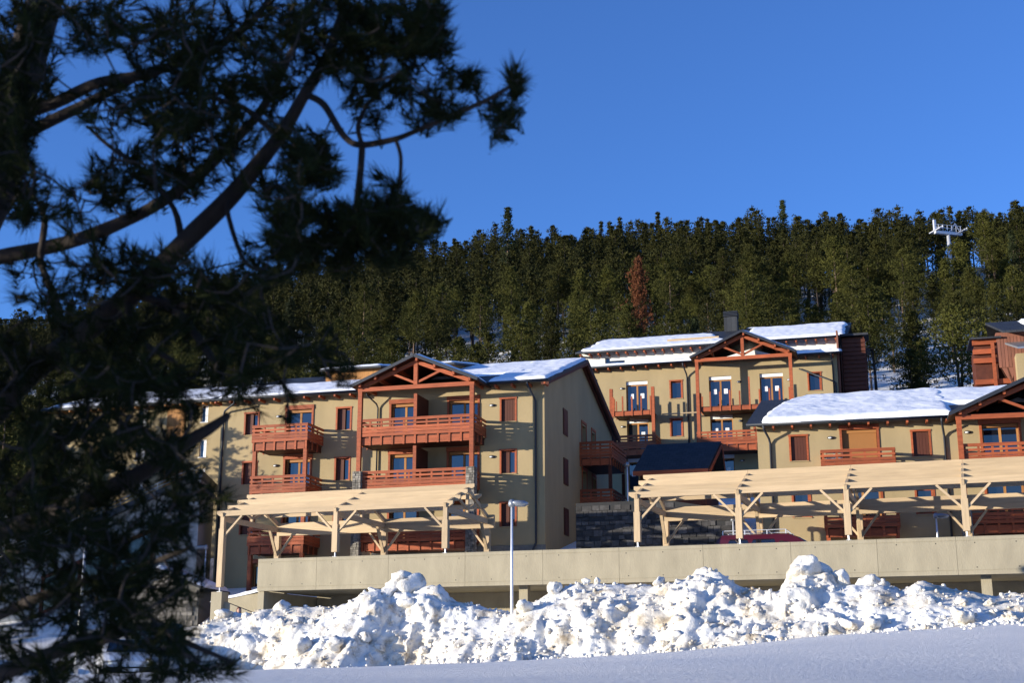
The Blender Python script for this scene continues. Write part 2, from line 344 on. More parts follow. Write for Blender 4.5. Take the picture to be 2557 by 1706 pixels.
# ------------------------------------------------------------------ building pieces
def window(root, x0, x1, z0, z1, style="casing", y=0.0):
    """opening x0..x1 by z0..z1 in the wall plane y; a recessed frame with its pane, boards round it"""
    e = y + 0.22; w = 0.07
    if style == "shut":
        f = MB().box(x0+0.005, x1-0.005, y+0.10, y+0.15, z0+0.005, z1-0.005).build("shutter", "shutter_wood", root)
        n = max(3, int((x1-x0)/0.13)); dx = (x1-x0-0.02)/n
        for i in range(n): MB().box(x0+0.01+i*dx+0.005, x0+0.01+(i+1)*dx-0.005, y+0.08, y+0.1, z0+0.02, z1-0.02).build("board", "shutter_wood", f)
    else:
        fm = MB().box(x0+.003, x0+w, e-0.03, e+0.04, z0, z1).box(x1-w, x1-.003, e-0.03, e+0.04, z0, z1).box(x0+w, x1-w, e-0.03, e+0.04, z1-w, z1).box(x0+w, x1-w, e-0.03, e+0.04, z0, z0+w)
        f = fm.build("window", "wood_red", root)
        MB().box(x0+w, x1-w, e, e+0.02, z0+w, z1-w).build("pane", "glass", f)
        if style == "leaf":
            for k in range(3): MB().box(x0+0.008+k*0.135, x0+0.136+k*0.135, y+0.125, y+0.15, z0+0.01, z1-0.01).build("shutter_leaf", "shutter_wood", f)
    if style != "plain":
        c = 0.095; p = y-0.03
        for bx in ((x0-c, x0, p, y+0.2, z0-0.02, z1), (x1, x1+c, p, y+0.2, z0-0.02, z1), (x0-c-0.02, x1+c+0.02, p-0.015, y+0.2, z1, z1+c)):
            MB().box(*bx).build("casing", "wood_red", f)
        MB().box(x0-c, x1+c, p-0.03, y+0.2, z0-0.06, z0-0.022).build("sill", "plaster", f)
def french(root, x0, x1, z0, z1, y=0.0, style="casing", shutter=0.0, half_open=False):
    e = y + 0.24; w = 0.085; xm = (x0+x1)/2; top = z1 if style == "casing" else z1-0.24
    fm = MB().box(x0+.003, x0+w, e-0.03, e+0.05, z0, top).box(x1-w, x1-.003, e-0.03, e+0.05, z0, top).box(x0+w, x1-w, e-0.03, e+0.05, top-w, top).box(x0+w, x1-w, e-0.03, e+0.05, z0, z0+0.1).box(xm-0.06, xm+0.06, e-0.03, e+0.05, z0+0.1, top-w)
    f = fm.build("french_window", "wood_ochre" , root)
    for a, b in ((x0+w, xm-0.06), (xm+0.06, x1-w)):
        MB().box(a, b, e, e+0.02, z0+0.1, top-w).build("pane", "black" if (half_open and a < xm-0.1) else "glass", f)
        if style != "casing" and not (half_open and a < xm-0.1):
            MB().box(a+0.16, a+0.42, e-0.012, e-0.006, z0+1.0, z0+1.35).build("paper_notice", "paper", f)
    if style == "casing":
        c = 0.11; p = y-0.05
        for bx in ((x0-c, x0, p, y+0.2, z0, z1), (x1, x1+c, p, y+0.2, z0, z1), (x0-c-0.02, x1+c+0.02, p-0.02, y+0.18, z1, z1+0.24)):
            MB().box(*bx).build("casing", "wood_red", f)
        MB().box(x0+0.01, x1-0.01, e-0.14, e-0.035, z1-0.16, z1-0.002).build("roller_box", "roller", f)
        if shutter:
            zt = z1-0.16; n = int((zt-z0)*shutter/0.055)
            m = MB()
            for i in range(n): m.box(x0+0.02, x1-0.02, e-0.09, e-0.07, zt-(i+1)*0.055+0.006, zt-i*0.055)
            tag(m.build("roller_shutter", "roller", f), kind="stuff")
    else:
        MB().box(x0+0.01, x1-0.01, e-0.12, e+0.03, top+0.003, z1-0.005).build("roller_box", "white_box", f)
RAILS = [(0.845, 0.955), (0.645, 0.765), (0.455, 0.575), (0.235, 0.435), (0.02, 0.215)]
RAILS = [(0.80, 0.91), (0.60, 0.71), (0.375, 0.515), (0.195, 0.355), (0.015, 0.175)]
def balcony(root, x0, x1, zf, yw, depth, left=True, right=True, step=0.62, rails=True, front=True, name="balcony", rim=0.42, hs=None):
    """zf = floor; wall plane at yw; projects towards -y"""
    yf = yw-depth
    m = MB().box(x0, x1, yf+0.06, yw-0.003, zf-0.05, zf).box(x0+0.03, x1-0.03, yf+0.07, yf+0.12, zf-rim, zf-0.053).box(x0+0.05, x0+0.11, yf+0.12, yw-0.01, zf-rim+0.04, zf-0.053).box(x1-0.11, x1-0.05, yf+0.12, yw-0.01, zf-rim+0.04, zf-0.053)
    m.box(x0+0.12, x1-0.12, yf+0.13, yw-0.01, zf-rim+0.06, zf-rim+0.10)
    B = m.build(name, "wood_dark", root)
    n = max(2, round((x1-x0)/step)); xs = [x0+0.05+(x1-x0-0.1)*i/n for i in range(n+1)]
    for i, x in enumerate(xs):
        h = 0.87 if rails else (hs[i % len(hs)] if hs else 0.95)
        if front: MB().box(x-0.05, x+0.05, yf, yf+0.068, zf-rim-0.03, zf+h).build("baluster", "wood_red", B)
    if front:
        MB().box(x0+0.14, x1-0.14, yf+0.045, yf+0.066, zf-rim+0.0, zf-0.06).build("fascia_board", "wood_redh", B)
    ny = max(2, round(depth/step))
    for sd, on in ((x0, left), (x1, right)):
        if not on: continue
        sg = -1 if sd == x0 else 1
        for i in range(1, ny):
            y = yf+depth*i/ny; h = 0.87 if rails else (hs[(i+2) % len(hs)] if hs else 0.95)
            MB().box(sd-0.03 if sg < 0 else sd-0.04, sd+0.04 if sg < 0 else sd+0.03, y-0.045, y+0.045, zf-rim, zf+h).build("baluster", "wood_red", B)
    if rails:
        for a, b in RAILS:
            if front: MB().box(x0-0.045, x1+0.045, yf-0.034, yf-0.002, zf+a, zf+b).build("rail", "wood_redh", B)
            for sd, on in ((x0, left), (x1, right)):
                if on: 
                    q = (sd-0.066, sd-0.034) if sd == x0 else (sd+0.034, sd+0.066)
                    MB().box(q[0], q[1], yf+0.002, yw-0.004, zf+a, zf+b).build("rail", "wood_redh", B)
        if front: MB().box(x0-0.05, x1+0.05, yf-0.04, yf+0.09, zf+0.915, zf+0.95).build("hand_rail", "wood_redh", B)
        for sd, on in ((x0, left), (x1, right)):
            if on: MB().box(sd-0.06, sd+0.06, yf+0.092, yw-0.004, zf+0.915, zf+0.95).build("hand_rail", "wood_redh", B)
    return B
def wall_lamp(root, x, z, y=0.0):
    n = 10
    b = MB().add([(x-0.15+0.15*(1-math.cos(math.pi*0)),0,0)], [])
    m = MB(); m.lathe((0,0,0), [(0.02,0),(0.10,0.0),(0.13,0.03),(0.12,0.07),(0.07,0.10),(0.015,0.11)], 12)
    m.v = [(x + p[0]*1.35, y-0.005-p[2], z + p[1]*0.62) for p in m.v]
    L_ = m.build("wall_lamp", "lamp_body", root, smooth=True)
    g_ = MB(); g_.lathe((0,0,0), [(0.02,0.085),(0.075,0.085),(0.06,0.118),(0.02,0.125)], 10); g_.v = [(x-0.03 + p[0]*1.3, y-0.005-p[2], z-0.015 + p[1]*0.6) for p in g_.v]
    g_.build("diffuser", "lamp_glass", L_, smooth=True)
def pipe(root, pts, r=0.055):
    MB().tube(pts, r, 10).build("downpipe", "dark_metal", root, smooth=True)
def stone_pillar(root, x, y, z0, z1, w=0.46):
    c = MB().box(x-w/2+0.04, x+w/2-0.04, y-w/2+0.04, y+w/2-0.04, z0, z1).build("stone_pillar", "mortar", root)
    z = z0
    rr = random.Random(int(x*100))
    while z < z1-0.06:
        h = min(rr.uniform(0.09, 0.15), z1-z)
        for face in range(2):       # front and both sides via corner stones
            k = rr.uniform(0.25, 0.45); k2 = rr.uniform(0.6, 0.8)
            if face == 0:
                for a, b in ((0, k), (k, k2), (k2, 1)):
                    d = rr.uniform(0, 0.03)
                    MB().box(x-w/2+a*w+0.008, x-w/2+b*w-0.008, y-w/2+0.0-d, y-w/2+0.16, z+0.008, z+h-0.008).build("stone", "stone", c)
            else:
                for sg in (-1, 1):
                    d = rr.uniform(0, 0.03); xa = x+sg*(w/2+d-0.0); xb = x+sg*(w/2-0.15)
                    MB().box(min(xa,xb), max(xa,xb), y-w/2+0.17, y+w/2-0.02, z+0.008, z+h-0.008).build("stone", "stone", c)
        z += h
def slab_roof(root, name, pts, th, matn="slate"):
    """pts: 4 top corners; thickness th downwards"""
    P = [Vector(p) for p in pts]
    return MB().add([p for p in P]+[p-Vector((0,0,th)) for p in P], [(0,1,2,3),(7,6,5,4)]+[(i,i+4,(i+1)%4+4,(i+1)%4) for i in range(4)]).build(name, matn, root, fix=True)
def porch(root, xl, xr, xa, zt, zap, yf, yback, zmain, pil=None, zb=None, snow_right=True, over=0.42, h_tie=0.22, snow_left=False):
    """open gable: tie beam with top zt between posts xl..xr, roof apex zap, front plane yf, meets the main roof at yback"""
    sl = (zap-(zt+0.12))/((xr-xl)/2+over); zl = zap-sl*((xa-xl)+over); zr = zap-sl*((xr-xa)+over)
    y0 = yf-0.45
    rf = slab_roof(root, "porch_roof", [(xl-over,y0,zl),(xa,y0,zap),(xa,yback,zap),(xl-over,yback*0+max(0.0,yback-2.6),zl)], 0.11)
    slab_roof(root, "porch_roof", [(xa+.002,y0,zap),(xr+over,y0,zr),(xr+over,max(0.0,yback-2.6),zr),(xa+.002,yback,zap)], 0.11)
    # plank soffit, verge boards
    for (a, za, b, zb_) in ((xl-over+0.03, zl, xa-0.01, zap), (xa+0.01, zap, xr+over-0.03, zr)):
        n = 8
        for i in range(n):
            u0, u1 = i/n, (i+1)/n
            xa_, xb_ = a+(b-a)*u0, a+(b-a)*u1; za_, zb2 = za+(zb_-za)*u0-0.115, za+(zb_-za)*u1-0.115
            MB().add([(xa_+.004,y0+0.03,za_),(xb_-.004,y0+0.03,zb2),(xb_-.004,max(0.3,yback-2.6),zb2),(xa_+.004,max(0.3,yback-2.6),za_),(xa_+.004,y0+0.03,za_-.025),(xb_-.004,y0+0.03,zb2-.025),(xb_-.004,max(0.3,yback-2.6),zb2-.025),(xa_+.004,max(0.3,yback-2.6),za_-.025)],
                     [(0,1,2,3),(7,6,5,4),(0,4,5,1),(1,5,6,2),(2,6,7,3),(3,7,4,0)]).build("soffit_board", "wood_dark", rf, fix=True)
    MB().beam((xl-over,y0-0.02,zl-0.10),(xa,y0-0.02,zap-0.10),0.035,0.16,up=(0,0,1)).build("verge_board","dark_metal",rf)
    MB().beam((xa,y0-0.02,zap-0.10),(xr+over,y0-0.02,zr-0.10),0.035,0.16,up=(0,0,1)).build("verge_board","dark_metal",rf)
    for k in (0.04, 0.36, 0.7, 0.98):
        for sg in ((-1, 1) if k > 0.1 else (1,)):
            w = ((xr-xa) if sg > 0 else (xa-xl))*k; x = xa+sg*w; z = zap-sl*w-0.24
            MB().box(x-0.06, x+0.06, y0+0.08, 0.0-0.004, z-0.10, z+0.09).build("purlin", "wood_redh", root)
    tb = MB().box(xl-0.13, xr+0.13, yf-0.10, yf+0.10, zt-h_tie, zt).build("tie_beam", "wood_redh", root)
    za = zap-0.40
    for sg, xe in ((-1, xl), (1, xr)):
        MB().beam((xe-sg*0.05, yf, zt+0.03), (xa+sg*0.09, yf, za), 0.16, 0.2).build("rafter", "wood_redh", root)
        MB().beam((xa+sg*0.08, yf, zt+0.12), (xa+sg*(xr-xl)*0.235, yf, zt+0.12+(za-zt)*0.5), 0.12, 0.12).build("strut", "wood_redh", root)
    MB().box(xa-0.105, xa+0.105, yf-0.11, yf+0.09, zt+0.003, za+0.12).build("king_post", "wood_red", root)
    if snow_right: pad("roof_snow", lambda a,b: (xa+0.05+a*(xr+over-xa-0.02), y0+0.05+b*(max(0.4,yback-2.0)-y0), zap-sl*(0.05+a*(xr+over-xa-0.02))), 20, 16, 0.13, 0.15, root, seed=5, warp=(0.05,0.1))
    if snow_left: pad("roof_snow", lambda a,b: (xa-0.05-(1-a)*(xa-xl+over-0.1), y0+0.05+b*(max(0.4,yback-2.0)-y0), zap-sl*(0.05+(1-a)*(xa-xl+over-0.1))), 20, 16, 0.1, 0.15, root, seed=6, warp=(0.05,0.1))
def eave(root, x0, x1, y, z, step=0.9, rafters=True):
    MB().tube([(x0, y-0.06, z-0.07), (x1, y-0.06, z-0.07)], 0.07, 8).build("gutter", "dark_metal", root, smooth=True)
    if rafters:
        for x in np.arange(x0+0.4, x1-0.1, step): MB().box(x-0.05, x+0.05, y+0.02, -0.004 if y < 0 else y+0.6, z-0.27, z-0.13).build("rafter_end", "wood_red", root)

# ------------------------------------------------------------------ house A (three storeys, open gable porch)
AO = Vector((1.696, 69.0, 0)); AY = -16
A = thing("chalet_house", "large ochre chalet with three storeys of red balconies behind the shorter pergola", "house", (AO.x, AO.y, 5.5), AY, "ochre chalets with red timber balconies"); base(5.5)
FZ = [13.76, 11.00, 8.24]
ops = []
for zt in (15.80, 13.04, 10.28):
    for xc in (-1.97, -11.32, -16.85): ops.append((xc-0.37, xc+0.37, zt-1.19, zt))
for i, zf in enumerate(FZ):
    for a, b in ((-14.70,-13.22), (-8.55,-7.0), (-5.25,-3.65)): ops.append((a, b, zf+0.02, zf+2.12))
ops.append((-16.4,-14.6,5.6,7.5))
eaz = 16.62; slope = 0.334
m = MB().wall(-18.75, 0, 5.0, 16.75, ops)
yb = 17.2
def apoly(x): return [(x,0,5.0),(x,yb,5.0),(x,yb,16.72),(x,8.6,19.5),(x,0,16.75)]
m.add(apoly(-18.75), [(0,4,3,2,1)][:1])
sops = [(4.1,4.95,zt-1.32,zt) for zt in (15.9,13.14,10.38)]
# right gable side: lower part with window openings, gable triangle above
sw = MB().wall(0, yb, 5.0, 16.72, sops + [(8.6,9.7,z+0.02,z+2.1) for z in FZ] + [(11.2,12.2,z+0.02,z+2.1) for z in FZ]); sw.v = [(-y, x, z) for x, y, z in sw.v]
m.add(sw.v, sw.f); m.add([(0,0,16.72),(0,yb,16.72),(0,8.6,19.5)], [(0,1,2)])
m.add([(-18.75,yb,5),(0,yb,5),(0,yb,16.72),(-18.75,yb,16.72)], [(0,1,2,3)])
m.build("wall", "plaster", A)
MB().box(-9.5, 0.035, -0.035, -0.003, 5.0, 8.1).build("plinth", "mortar", A)
for x0_, x1_, z0_, z1_ in [o for o in ops[:9]]:
    window(A, x0_, x1_, z0_, z1_, "shut" if (x0_ > -3 and z1_ > 15) else "leaf")
for o in ops[9:18]: french(A, o[0], o[1], o[2], o[3])
french(A, *ops[18])
for o in sops:
    f = MB().box(0.0, 0.05, o[0]-0.08, o[1]+0.08, o[2]-0.06, o[3]+0.08).build("shutter", "shutter_wood", A)
    MB().box(0.05, 0.065, o[0]+0.02, o[1]-0.02, o[2]+0.02, o[3]-0.02).build("board", "shutter_wood", f)
for z in FZ:
    for a, b in ((8.6,9.7),(11.2,12.2)):
        f = MB().box(-0.26,-0.22,a,b,z+0.02,z+2.1).build("door","shutter_wood",A)
        MB().box(0.003,0.04,a-0.1,a,z,z+2.2).box(0.003,0.04,b,b+0.1,z,z+2.2).box(0.003,0.05,a-0.1,b+0.1,z+2.203,z+2.35).build("casing","wood_red",f)
# main roof
slab_roof(A, "roof", [(-19.2,-0.75,eaz),(0.45,-0.75,eaz),(0.45,8.6,19.74),(-19.2,8.6,19.74)], 0.16)
slab_roof(A, "roof", [(-19.2,8.604,19.74),(0.45,8.604,19.74),(0.45,17.95,eaz),(-19.2,17.95,eaz)], 0.16)
for xs_ in (0.02, 0.27):
    m = MB().add([(xs_,-0.72,eaz-0.165),(xs_+0.16,-0.72,eaz-0.165),(xs_+0.16,8.6,19.57),(xs_,8.6,19.57),(xs_,-0.72,eaz-0.30),(xs_+0.16,-0.72,eaz-0.30),(xs_+0.16,8.6,19.40),(xs_,8.6,19.40)],[(0,1,2,3),(7,6,5,4),(0,4,5,1),(1,5,6,2),(2,6,7,3),(3,7,4,0)])
    m.add([(x,17.2-y,z) for x,y,z in m.v[:8]], [(0,3,2,1),(4,5,6,7),(0,1,5,4),(1,2,6,5),(2,3,7,6),(3,0,4,7)])
    m.build("verge_rafter", "wood_dark", A, fix=True)
eave(A, -19.2, -9.9, -0.75, eaz); eave(A, -2.9, 0.45, -0.75, eaz)
roofz = lambda y: eaz + slope*(y+0.75)
pad("roof_snow", lambda a,b: (-2.85+a*3.2, -0.78+b*9.3, roofz(-0.78+b*9.3)), 40, 80, 0.2, 0.25, A, seed=1, warp=(0.1,0.08), rough=0.05)
pad("roof_snow", lambda a,b: (-7.2+a*5.4, 2.2+b*6.35, roofz(2.2+b*6.35)+0.01), 40, 50, 0.18, 0.25, A, seed=4, warp=(0.2,0.5))
pad("roof_snow", lambda a,b: (-18.6+a*9.0, -0.78+b*4.8, roofz(-0.78+b*4.8)), 80, 40, 0.16, 0.25, A, seed=8, warp=(0.3,0.25))
porch(A, -9.53, -3.33, -6.43, 16.42, 18.02, -2.0, 3.5, roofz)
for x in (-9.53, -3.33):
    MB().box(x-0.11, x+0.11, -2.11, -1.89, 11.95, 16.197).build("post", "wood_red", A)
    stone_pillar(A, x-0.02, -2.0, 6.0, 11.945)
hsv = [0.9]
balcony(A, -9.62, -3.24, FZ[0], 0, 2.03, step=0.64)
for z in FZ[1:]: balcony(A, -9.28, -3.58, z, 0, 2.0, step=0.64)
for z in FZ: balcony(A, -15.72, -12.55, z, 0, 2.0, step=0.62)
for x in (-15.62, -12.66):
    for a, b in ((11.96, 13.33), (9.2, 10.57), (5.4, 7.8)): MB().box(x-0.1, x+0.1, -1.95, -1.75, a, b).build("post", "wood_red", A)
for z in FZ[:2]:
    d_ = MB().box(-6.5, -6.42, -1.85, -0.02, z+0.02, z+2.2).build("balcony_screen", "wood_dark", A)
    MB().box(-6.55, -6.37, -1.98, -1.86, z+0.02, z+2.2).build("screen_post", "wood_red", d_)
for x, z in ((-2.85,15.5),(-2.85,12.75),(-15.2,15.55),(-15.25,12.8)): wall_lamp(A, x, z)
pipe(A, [(-0.72,-0.78,16.5),(-0.70,-0.75,16.3),(-0.5,-0.2,15.75),(-0.46,-0.09,15.6),(-0.46,-0.09,8.2),(-0.7,-0.12,7.7),(-0.7,-0.12,6)])
pipe(A, [(-17.6,-0.78,16.5),(-17.6,-0.75,16.3),(-18.45,-0.2,16.0),(-18.55,-0.09,15.8),(-18.55,-0.09,5.6)])
pipe(A, [(-9.75,-0.78,16.5),(-9.7,-0.7,16.3),(-9.35,-0.2,15.9),(-9.3,-0.09,15.7),(-9.3,-0.09,11.2)], 0.045)
# balconies on the gable side
for z in FZ:
    Bm = balcony(A, 0.0, 1.85, z, 0, 4.2, left=False, right=True, step=0.6); Bm.location.y = 12.2
for y in (8.15, 12.0):
    for a, b in ((6.5, 7.8), (9.2, 10.57), (11.96, 13.33)): MB().box(1.66, 1.84, y-0.09, y+0.09, a, b).build("post", "wood_dark", A)
# roof dormers
for x0_, x1_, y0_, zf_ in ((-15.0,-11.1,5.2,19.35), (-9.3,-6.5,5.0,19.2)):
    zb_ = zf_+0.9
    m = MB().prism([(y0_,18.3),(9.6,18.3),(9.6,zb_-0.12),(y0_,zf_-0.14)], 'x', x0_+0.2, x1_-0.2)
    d_ = m.build("dormer", "wood_ochre", A, fix=True)
    slab_roof(d_, "dormer_roof", [(x0_,y0_-0.5,zf_-0.1),(x1_,y0_-0.5,zf_-0.1),(x1_,9.8,zb_),(x0_,9.8,zb_)], 0.12)
    pad("roof_snow", lambda a,b: (x0_+0.05+a*(x1_-x0_-0.1), y0_-0.5+b*(10.2-y0_), zf_-0.1+b*(zb_-zf_+0.1)), 24, 24, 0.14, 0.2, d_, seed=x0_, warp=(0.08,0.1))
# ------------------------------------------------------------------ house C (unfinished balconies, further up the slope)
CO = Vector((11.498, 92.0, 0))
C = thing("chalet_house", "upper ochre chalet with bare balcony uprights, a slate chimney and a white raised storey", "house", (CO.x, CO.y, 13.0), -16, "ochre chalets with red timber balconies"); base(13.0)
C.location = (CO.x*1.08, CO.y*1.08, 1.6+(13.0-1.6)*1.08); C.scale = (1.08,)*3
ez = 22.92; cs = 0.235
wops = [(-0.37,0.37,20.44,21.66), (-0.42,0.32,17.75,18.95), (9.12,9.88,20.46,21.66), (-6.7,-5.95,20.44,21.66), (-6.7,-5.95,17.75,18.95), (9.12,9.88,17.7,18.9), (-0.42,0.32,15.0,16.2)]
CF = [19.60, 16.84, 14.08]
dops = [(a, b, z+0.02, z+2.24) for z in CF for a, b in ((-3.56,-2.02),(2.30,3.86),(5.80,7.38))]
m = MB().wall(-8.3, 11.05, 13.0, 22.95, wops+dops)
m.add([(11.05,0,13),(11.05,16,13),(11.05,16,24.75),(11.05,3.2,24.75),(11.05,3.2,23.8),(11.05,0,22.95)], [(0,1,2,3,4,5)])
m.add([(-8.3,0,13),(-8.3,16,13),(-8.3,16,24.75),(-8.3,3.2,24.75),(-8.3,3.2,23.8),(-8.3,0,22.95)], [(5,4,3,2,1,0)])
m.build("wall", "plaster", C)
cw = (-5.72,-4.2,23.96,24.42)
m = MB().wall(-7.6, 11.0, 23.5, 24.95, [cw], y=3.2, depth=0.2); wu = m.build("raised_wall", "white_plaster", C)
f = MB().box(cw[0]+.002,cw[0]+0.05,3.3,3.36,cw[2],cw[3]).box(cw[1]-0.05,cw[1]-.002,3.3,3.36,cw[2],cw[3]).box(cw[0]+0.05,cw[1]-0.05,3.3,3.36,cw[2],cw[2]+0.06).box(cw[0]+0.35,cw[1]-0.05,3.28,3.35,cw[3]-0.22,cw[3]).build("window","white_box",C)
MB().box(cw[0]+0.05,cw[1]-0.05,3.33,3.35,cw[2]+0.06,cw[3]-0.003).build("pane","glass",f)
for o in wops: window(C, *o)
for i, o in enumerate(dops): french(C, *o, style="plain", half_open=(i == 3))
cz = lambda y: ez + cs*(y+0.7)
slab_roof(C, "lower_roof", [(-8.7,-0.7,ez),(11.4,-0.7,ez),(11.4,3.19,cz(3.19)),(-8.7,3.19,cz(3.19))], 0.14)
uz = lambda y: 24.78 + 0.386*(y-2.3)
slab_roof(C, "upper_roof", [(-7.75,2.3,24.78),(11.75,2.3,24.78),(11.95,8.9,uz(8.9)),(-7.1,8.9,uz(8.9))], 0.16)
slab_roof(C, "upper_roof", [(-7.1,8.904,uz(8.9)),(11.95,8.904,uz(8.9)),(11.75,16.4,24.6),(-7.75,16.4,24.6)], 0.16)
eave(C, -8.7, 1.3, -0.7, ez); eave(C, 8.6, 11.4, -0.7, ez)
MB().tube([(-7.75,2.24,24.70),(11.75,2.24,24.70)], 0.06, 8).build("gutter","dark_metal",C,smooth=True)
for x in np.arange(-7.4, 11.6, 0.68): MB().box(x-0.06, x+0.06, 2.34, 3.19, 24.50, 24.66).build("rafter_end", "wood_red", C)
pad("roof_snow", lambda a,b: (-7.2+0.55*b*b+a*(11.0-3.0*b), 2.45+b*5.3, uz(2.45+b*5.3)), 90, 40, 0.16, 0.25, C, seed=11, warp=(0.5,0.4), rough=0.05)
pad("roof_snow", lambda a,b: (4.6+a*7.0, 2.35+b*6.3, uz(2.35+b*6.3)), 60, 40, 0.20, 0.25, C, seed=12, warp=(0.3,0.2), rough=0.05)
pad("roof_snow", lambda a,b: (-6.3+a*7.7+2.6*b*(1-a), -0.65+b*2.7, cz(-0.65+b*2.7)), 80, 30, 0.18, 0.25, C, seed=13, warp=(0.5,0.45), rough=0.07)
pad("roof_snow", lambda a,b: (8.3+a*3.05, -0.6+b*3.4, cz(-0.6+b*3.4)), 40, 30, 0.26, 0.3, C, seed=14, warp=(0.2,0.3), rough=0.1)
MB().box(-1.2, 2.6, 4.15, 4.23, uz(4.2)+0.1, uz(4.2)+0.26).build("batten", "pine_wood", C)
porch(C, 1.79, 8.08, 4.93, 22.70, 24.46, -2.0, 3.0, None, h_tie=0.24)
for x in (1.79, 8.08): MB().box(x-0.11, x+0.11, -2.11, -1.89, 15.8, 22.455).build("post", "wood_red", C)
for x in (-4.25, -1.33): MB().box(x-0.11, x+0.11, -1.98, -1.76, 15.8, 20.95).build("post", "wood_red", C)
hs = [0.95, 1.0, 0.97, 1.05, 0.96, 1.9, 1.0, 1.02, 0.98, 1.03]
balcony(C, 1.90, 7.97, CF[0]-0.25, 0, 2.0, step=0.68, rails=False, hs=hs, rim=0.34)
balcony(C, -4.14, -1.44, CF[0]-0.25, 0, 2.0, step=0.62, rails=False, hs=[0.98,1.02,0.97,1.0,0.96], rim=0.34)
balcony(C, 1.68, 8.2, CF[1]-0.18, 0, 2.05, step=0.68); balcony(C, -4.38, -1.22, CF[1]-0.18, 0, 2.05, step=0.62)
for x, z in ((-3.85,21.35),(4.4,21.35),(7.8,21.3),(-3.85,18.6),(4.4,18.6),(4.4,15.85)): wall_lamp(C, x, z)
pipe(C, [(0.62,-0.76,22.8),(0.64,-0.7,22.6),(0.78,-0.2,22.1),(0.8,-0.09,21.9),(0.8,-0.09,13.2)])
pipe(C, [(8.5,-0.12,22.0),(10.9,-0.12,20.9),(10.9,-0.12,14)], 0.05); pipe(C, [(10.7,-0.76,22.8),(10.75,-0.2,22.2),(10.75,-0.09,22.0),(10.75,-0.09,14)], 0.05)
pipe(C, [(-6.9,-0.76,22.2),(-6.5,-0.5,22.0),(-6.2,-0.3,21.75)], 0.09)
MB().box(-0.9, 1.75, -0.9, -0.8, 19.15, 19.23).build("batten", "pine_wood", C)
ch = MB().box(2.5,3.5,8.6,9.5,26.5,28.35).build("chimney","slate",C)
for k in range(4): MB().box(2.46-0.0,3.54,8.56,9.54,28.40+k*0.11,28.46+k*0.11).build("vent_slat","dark_metal",ch)
MB().box(2.7,3.3,8.8,9.3,28.3,28.8).build("flue","black",ch)
hb = MB().box(4.2,5.6,9.2,10.2,26.6,27.45).build("roof_hatch","dark_metal",C); pad("hatch_snow", lambda a,b: (4.1+a*1.6, 9.1+b*1.2, 27.46), 10, 8, 0.12, 0.15, hb, seed=3, warp=(0.05,0.05))
# timber side bays in the shade
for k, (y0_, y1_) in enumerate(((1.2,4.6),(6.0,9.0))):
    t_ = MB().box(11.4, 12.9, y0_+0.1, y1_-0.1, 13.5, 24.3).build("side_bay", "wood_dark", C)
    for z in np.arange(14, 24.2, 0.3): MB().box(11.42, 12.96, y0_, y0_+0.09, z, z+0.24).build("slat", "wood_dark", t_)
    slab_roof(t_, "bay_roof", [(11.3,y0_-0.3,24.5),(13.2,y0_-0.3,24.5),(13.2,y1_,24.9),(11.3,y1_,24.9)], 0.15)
MB().box(11.08, 11.2, 0.2, 14, 16.5, 24.6).build("cladding", "wood_clad", C)

# ------------------------------------------------------------------ house B (front right, thick snow on the roof)
BO = Vector((14.042, 65.0, 0))
B = thing("chalet_house", "ochre chalet under thick roof snow behind the longer pergola, with closed brown shutters", "house", (BO.x, BO.y, 6.0), -14, "ochre chalets with red timber balconies"); base(6.0)
bz = 13.60; bs = 0.345; brz = lambda y: bz + bs*(y+0.75)
BF = [11.10, 8.34, 5.6]
wops = [(-0.37,0.37,z,z+1.2) for z in (11.8,9.04,6.3)] + [(5.38,6.12,z,z+1.2) for z in (11.8,9.04,6.3)]
dops = [(a, b, z+0.02, z+2.12) for z in BF[:2] for a, b in ((2.08,3.72),(8.55,10.2),(11.6,13.2))]
m = MB().wall(-1.98, 22, 5.5, 13.8, wops+dops)
for x in (-1.98, 22): m.add([(x,0,5.5),(x,14.2,5.5),(x,14.2,13.75),(x,7.0,16.0),(x,0,13.75)], [(0,1,2,3,4)])
m.build("wall", "plaster", B)
for i, o in enumerate(wops): window(B, *o, "shut" if i in (0, 3) else "casing")
for i, o in enumerate(dops): french(B, *o, shutter=(1.0 if i == 0 else 0))
slab_roof(B, "roof", [(-2.45,-0.75,bz),(22.5,-0.75,bz),(22.5,7.0,brz(7)),(-2.1,7.0,brz(7))], 0.16)
slab_roof(B, "roof", [(-2.1,7.004,brz(7)),(22.5,7.004,brz(7)),(22.5,14.9,bz),(-2.45,14.9,bz)], 0.16)
eave(B, -2.45, 7.2, -0.75, bz)
pad("roof_snow", lambda a,b: (-1.65+1.9*max(b,0)**2.2+a*(8.9-1.9*max(b,0)**2.2), -0.85+b*7.9, brz(-0.85+b*7.9)), 120, 90, 0.34, 0.35, B, seed=21, warp=(0.15,0.12), rough=0.04)
pad("roof_snow", lambda a,b: (5.9+a*7.6, 2.2+b*4.8, brz(2.2+b*4.8)+0.01), 60, 30, 0.30, 0.3, B, seed=22, warp=(0.1,0.2))
porch(B, 7.38, 13.8, 10.6, 13.33, 15.02, -2.0, 2.9, None, snow_right=True)
for x in (7.38, 13.8):
    MB().box(x-0.11, x+0.11, -2.11, -1.89, 9.0, 13.107).build("post", "wood_red", B); stone_pillar(B, x, -2.0, 6.0, 8.995)
for z in BF[:2]:
    balcony(B, 1.10, 4.42, z-0.02, 0, 1.55, step=0.62); balcony(B, 7.5, 13.68, z-0.05, 0, 1.95, step=0.62)
for x in (1.2, 4.32): MB().box(x-0.09, x+0.09, -1.5, -1.32, 6.0, 7.9).build("post", "wood_red", B)
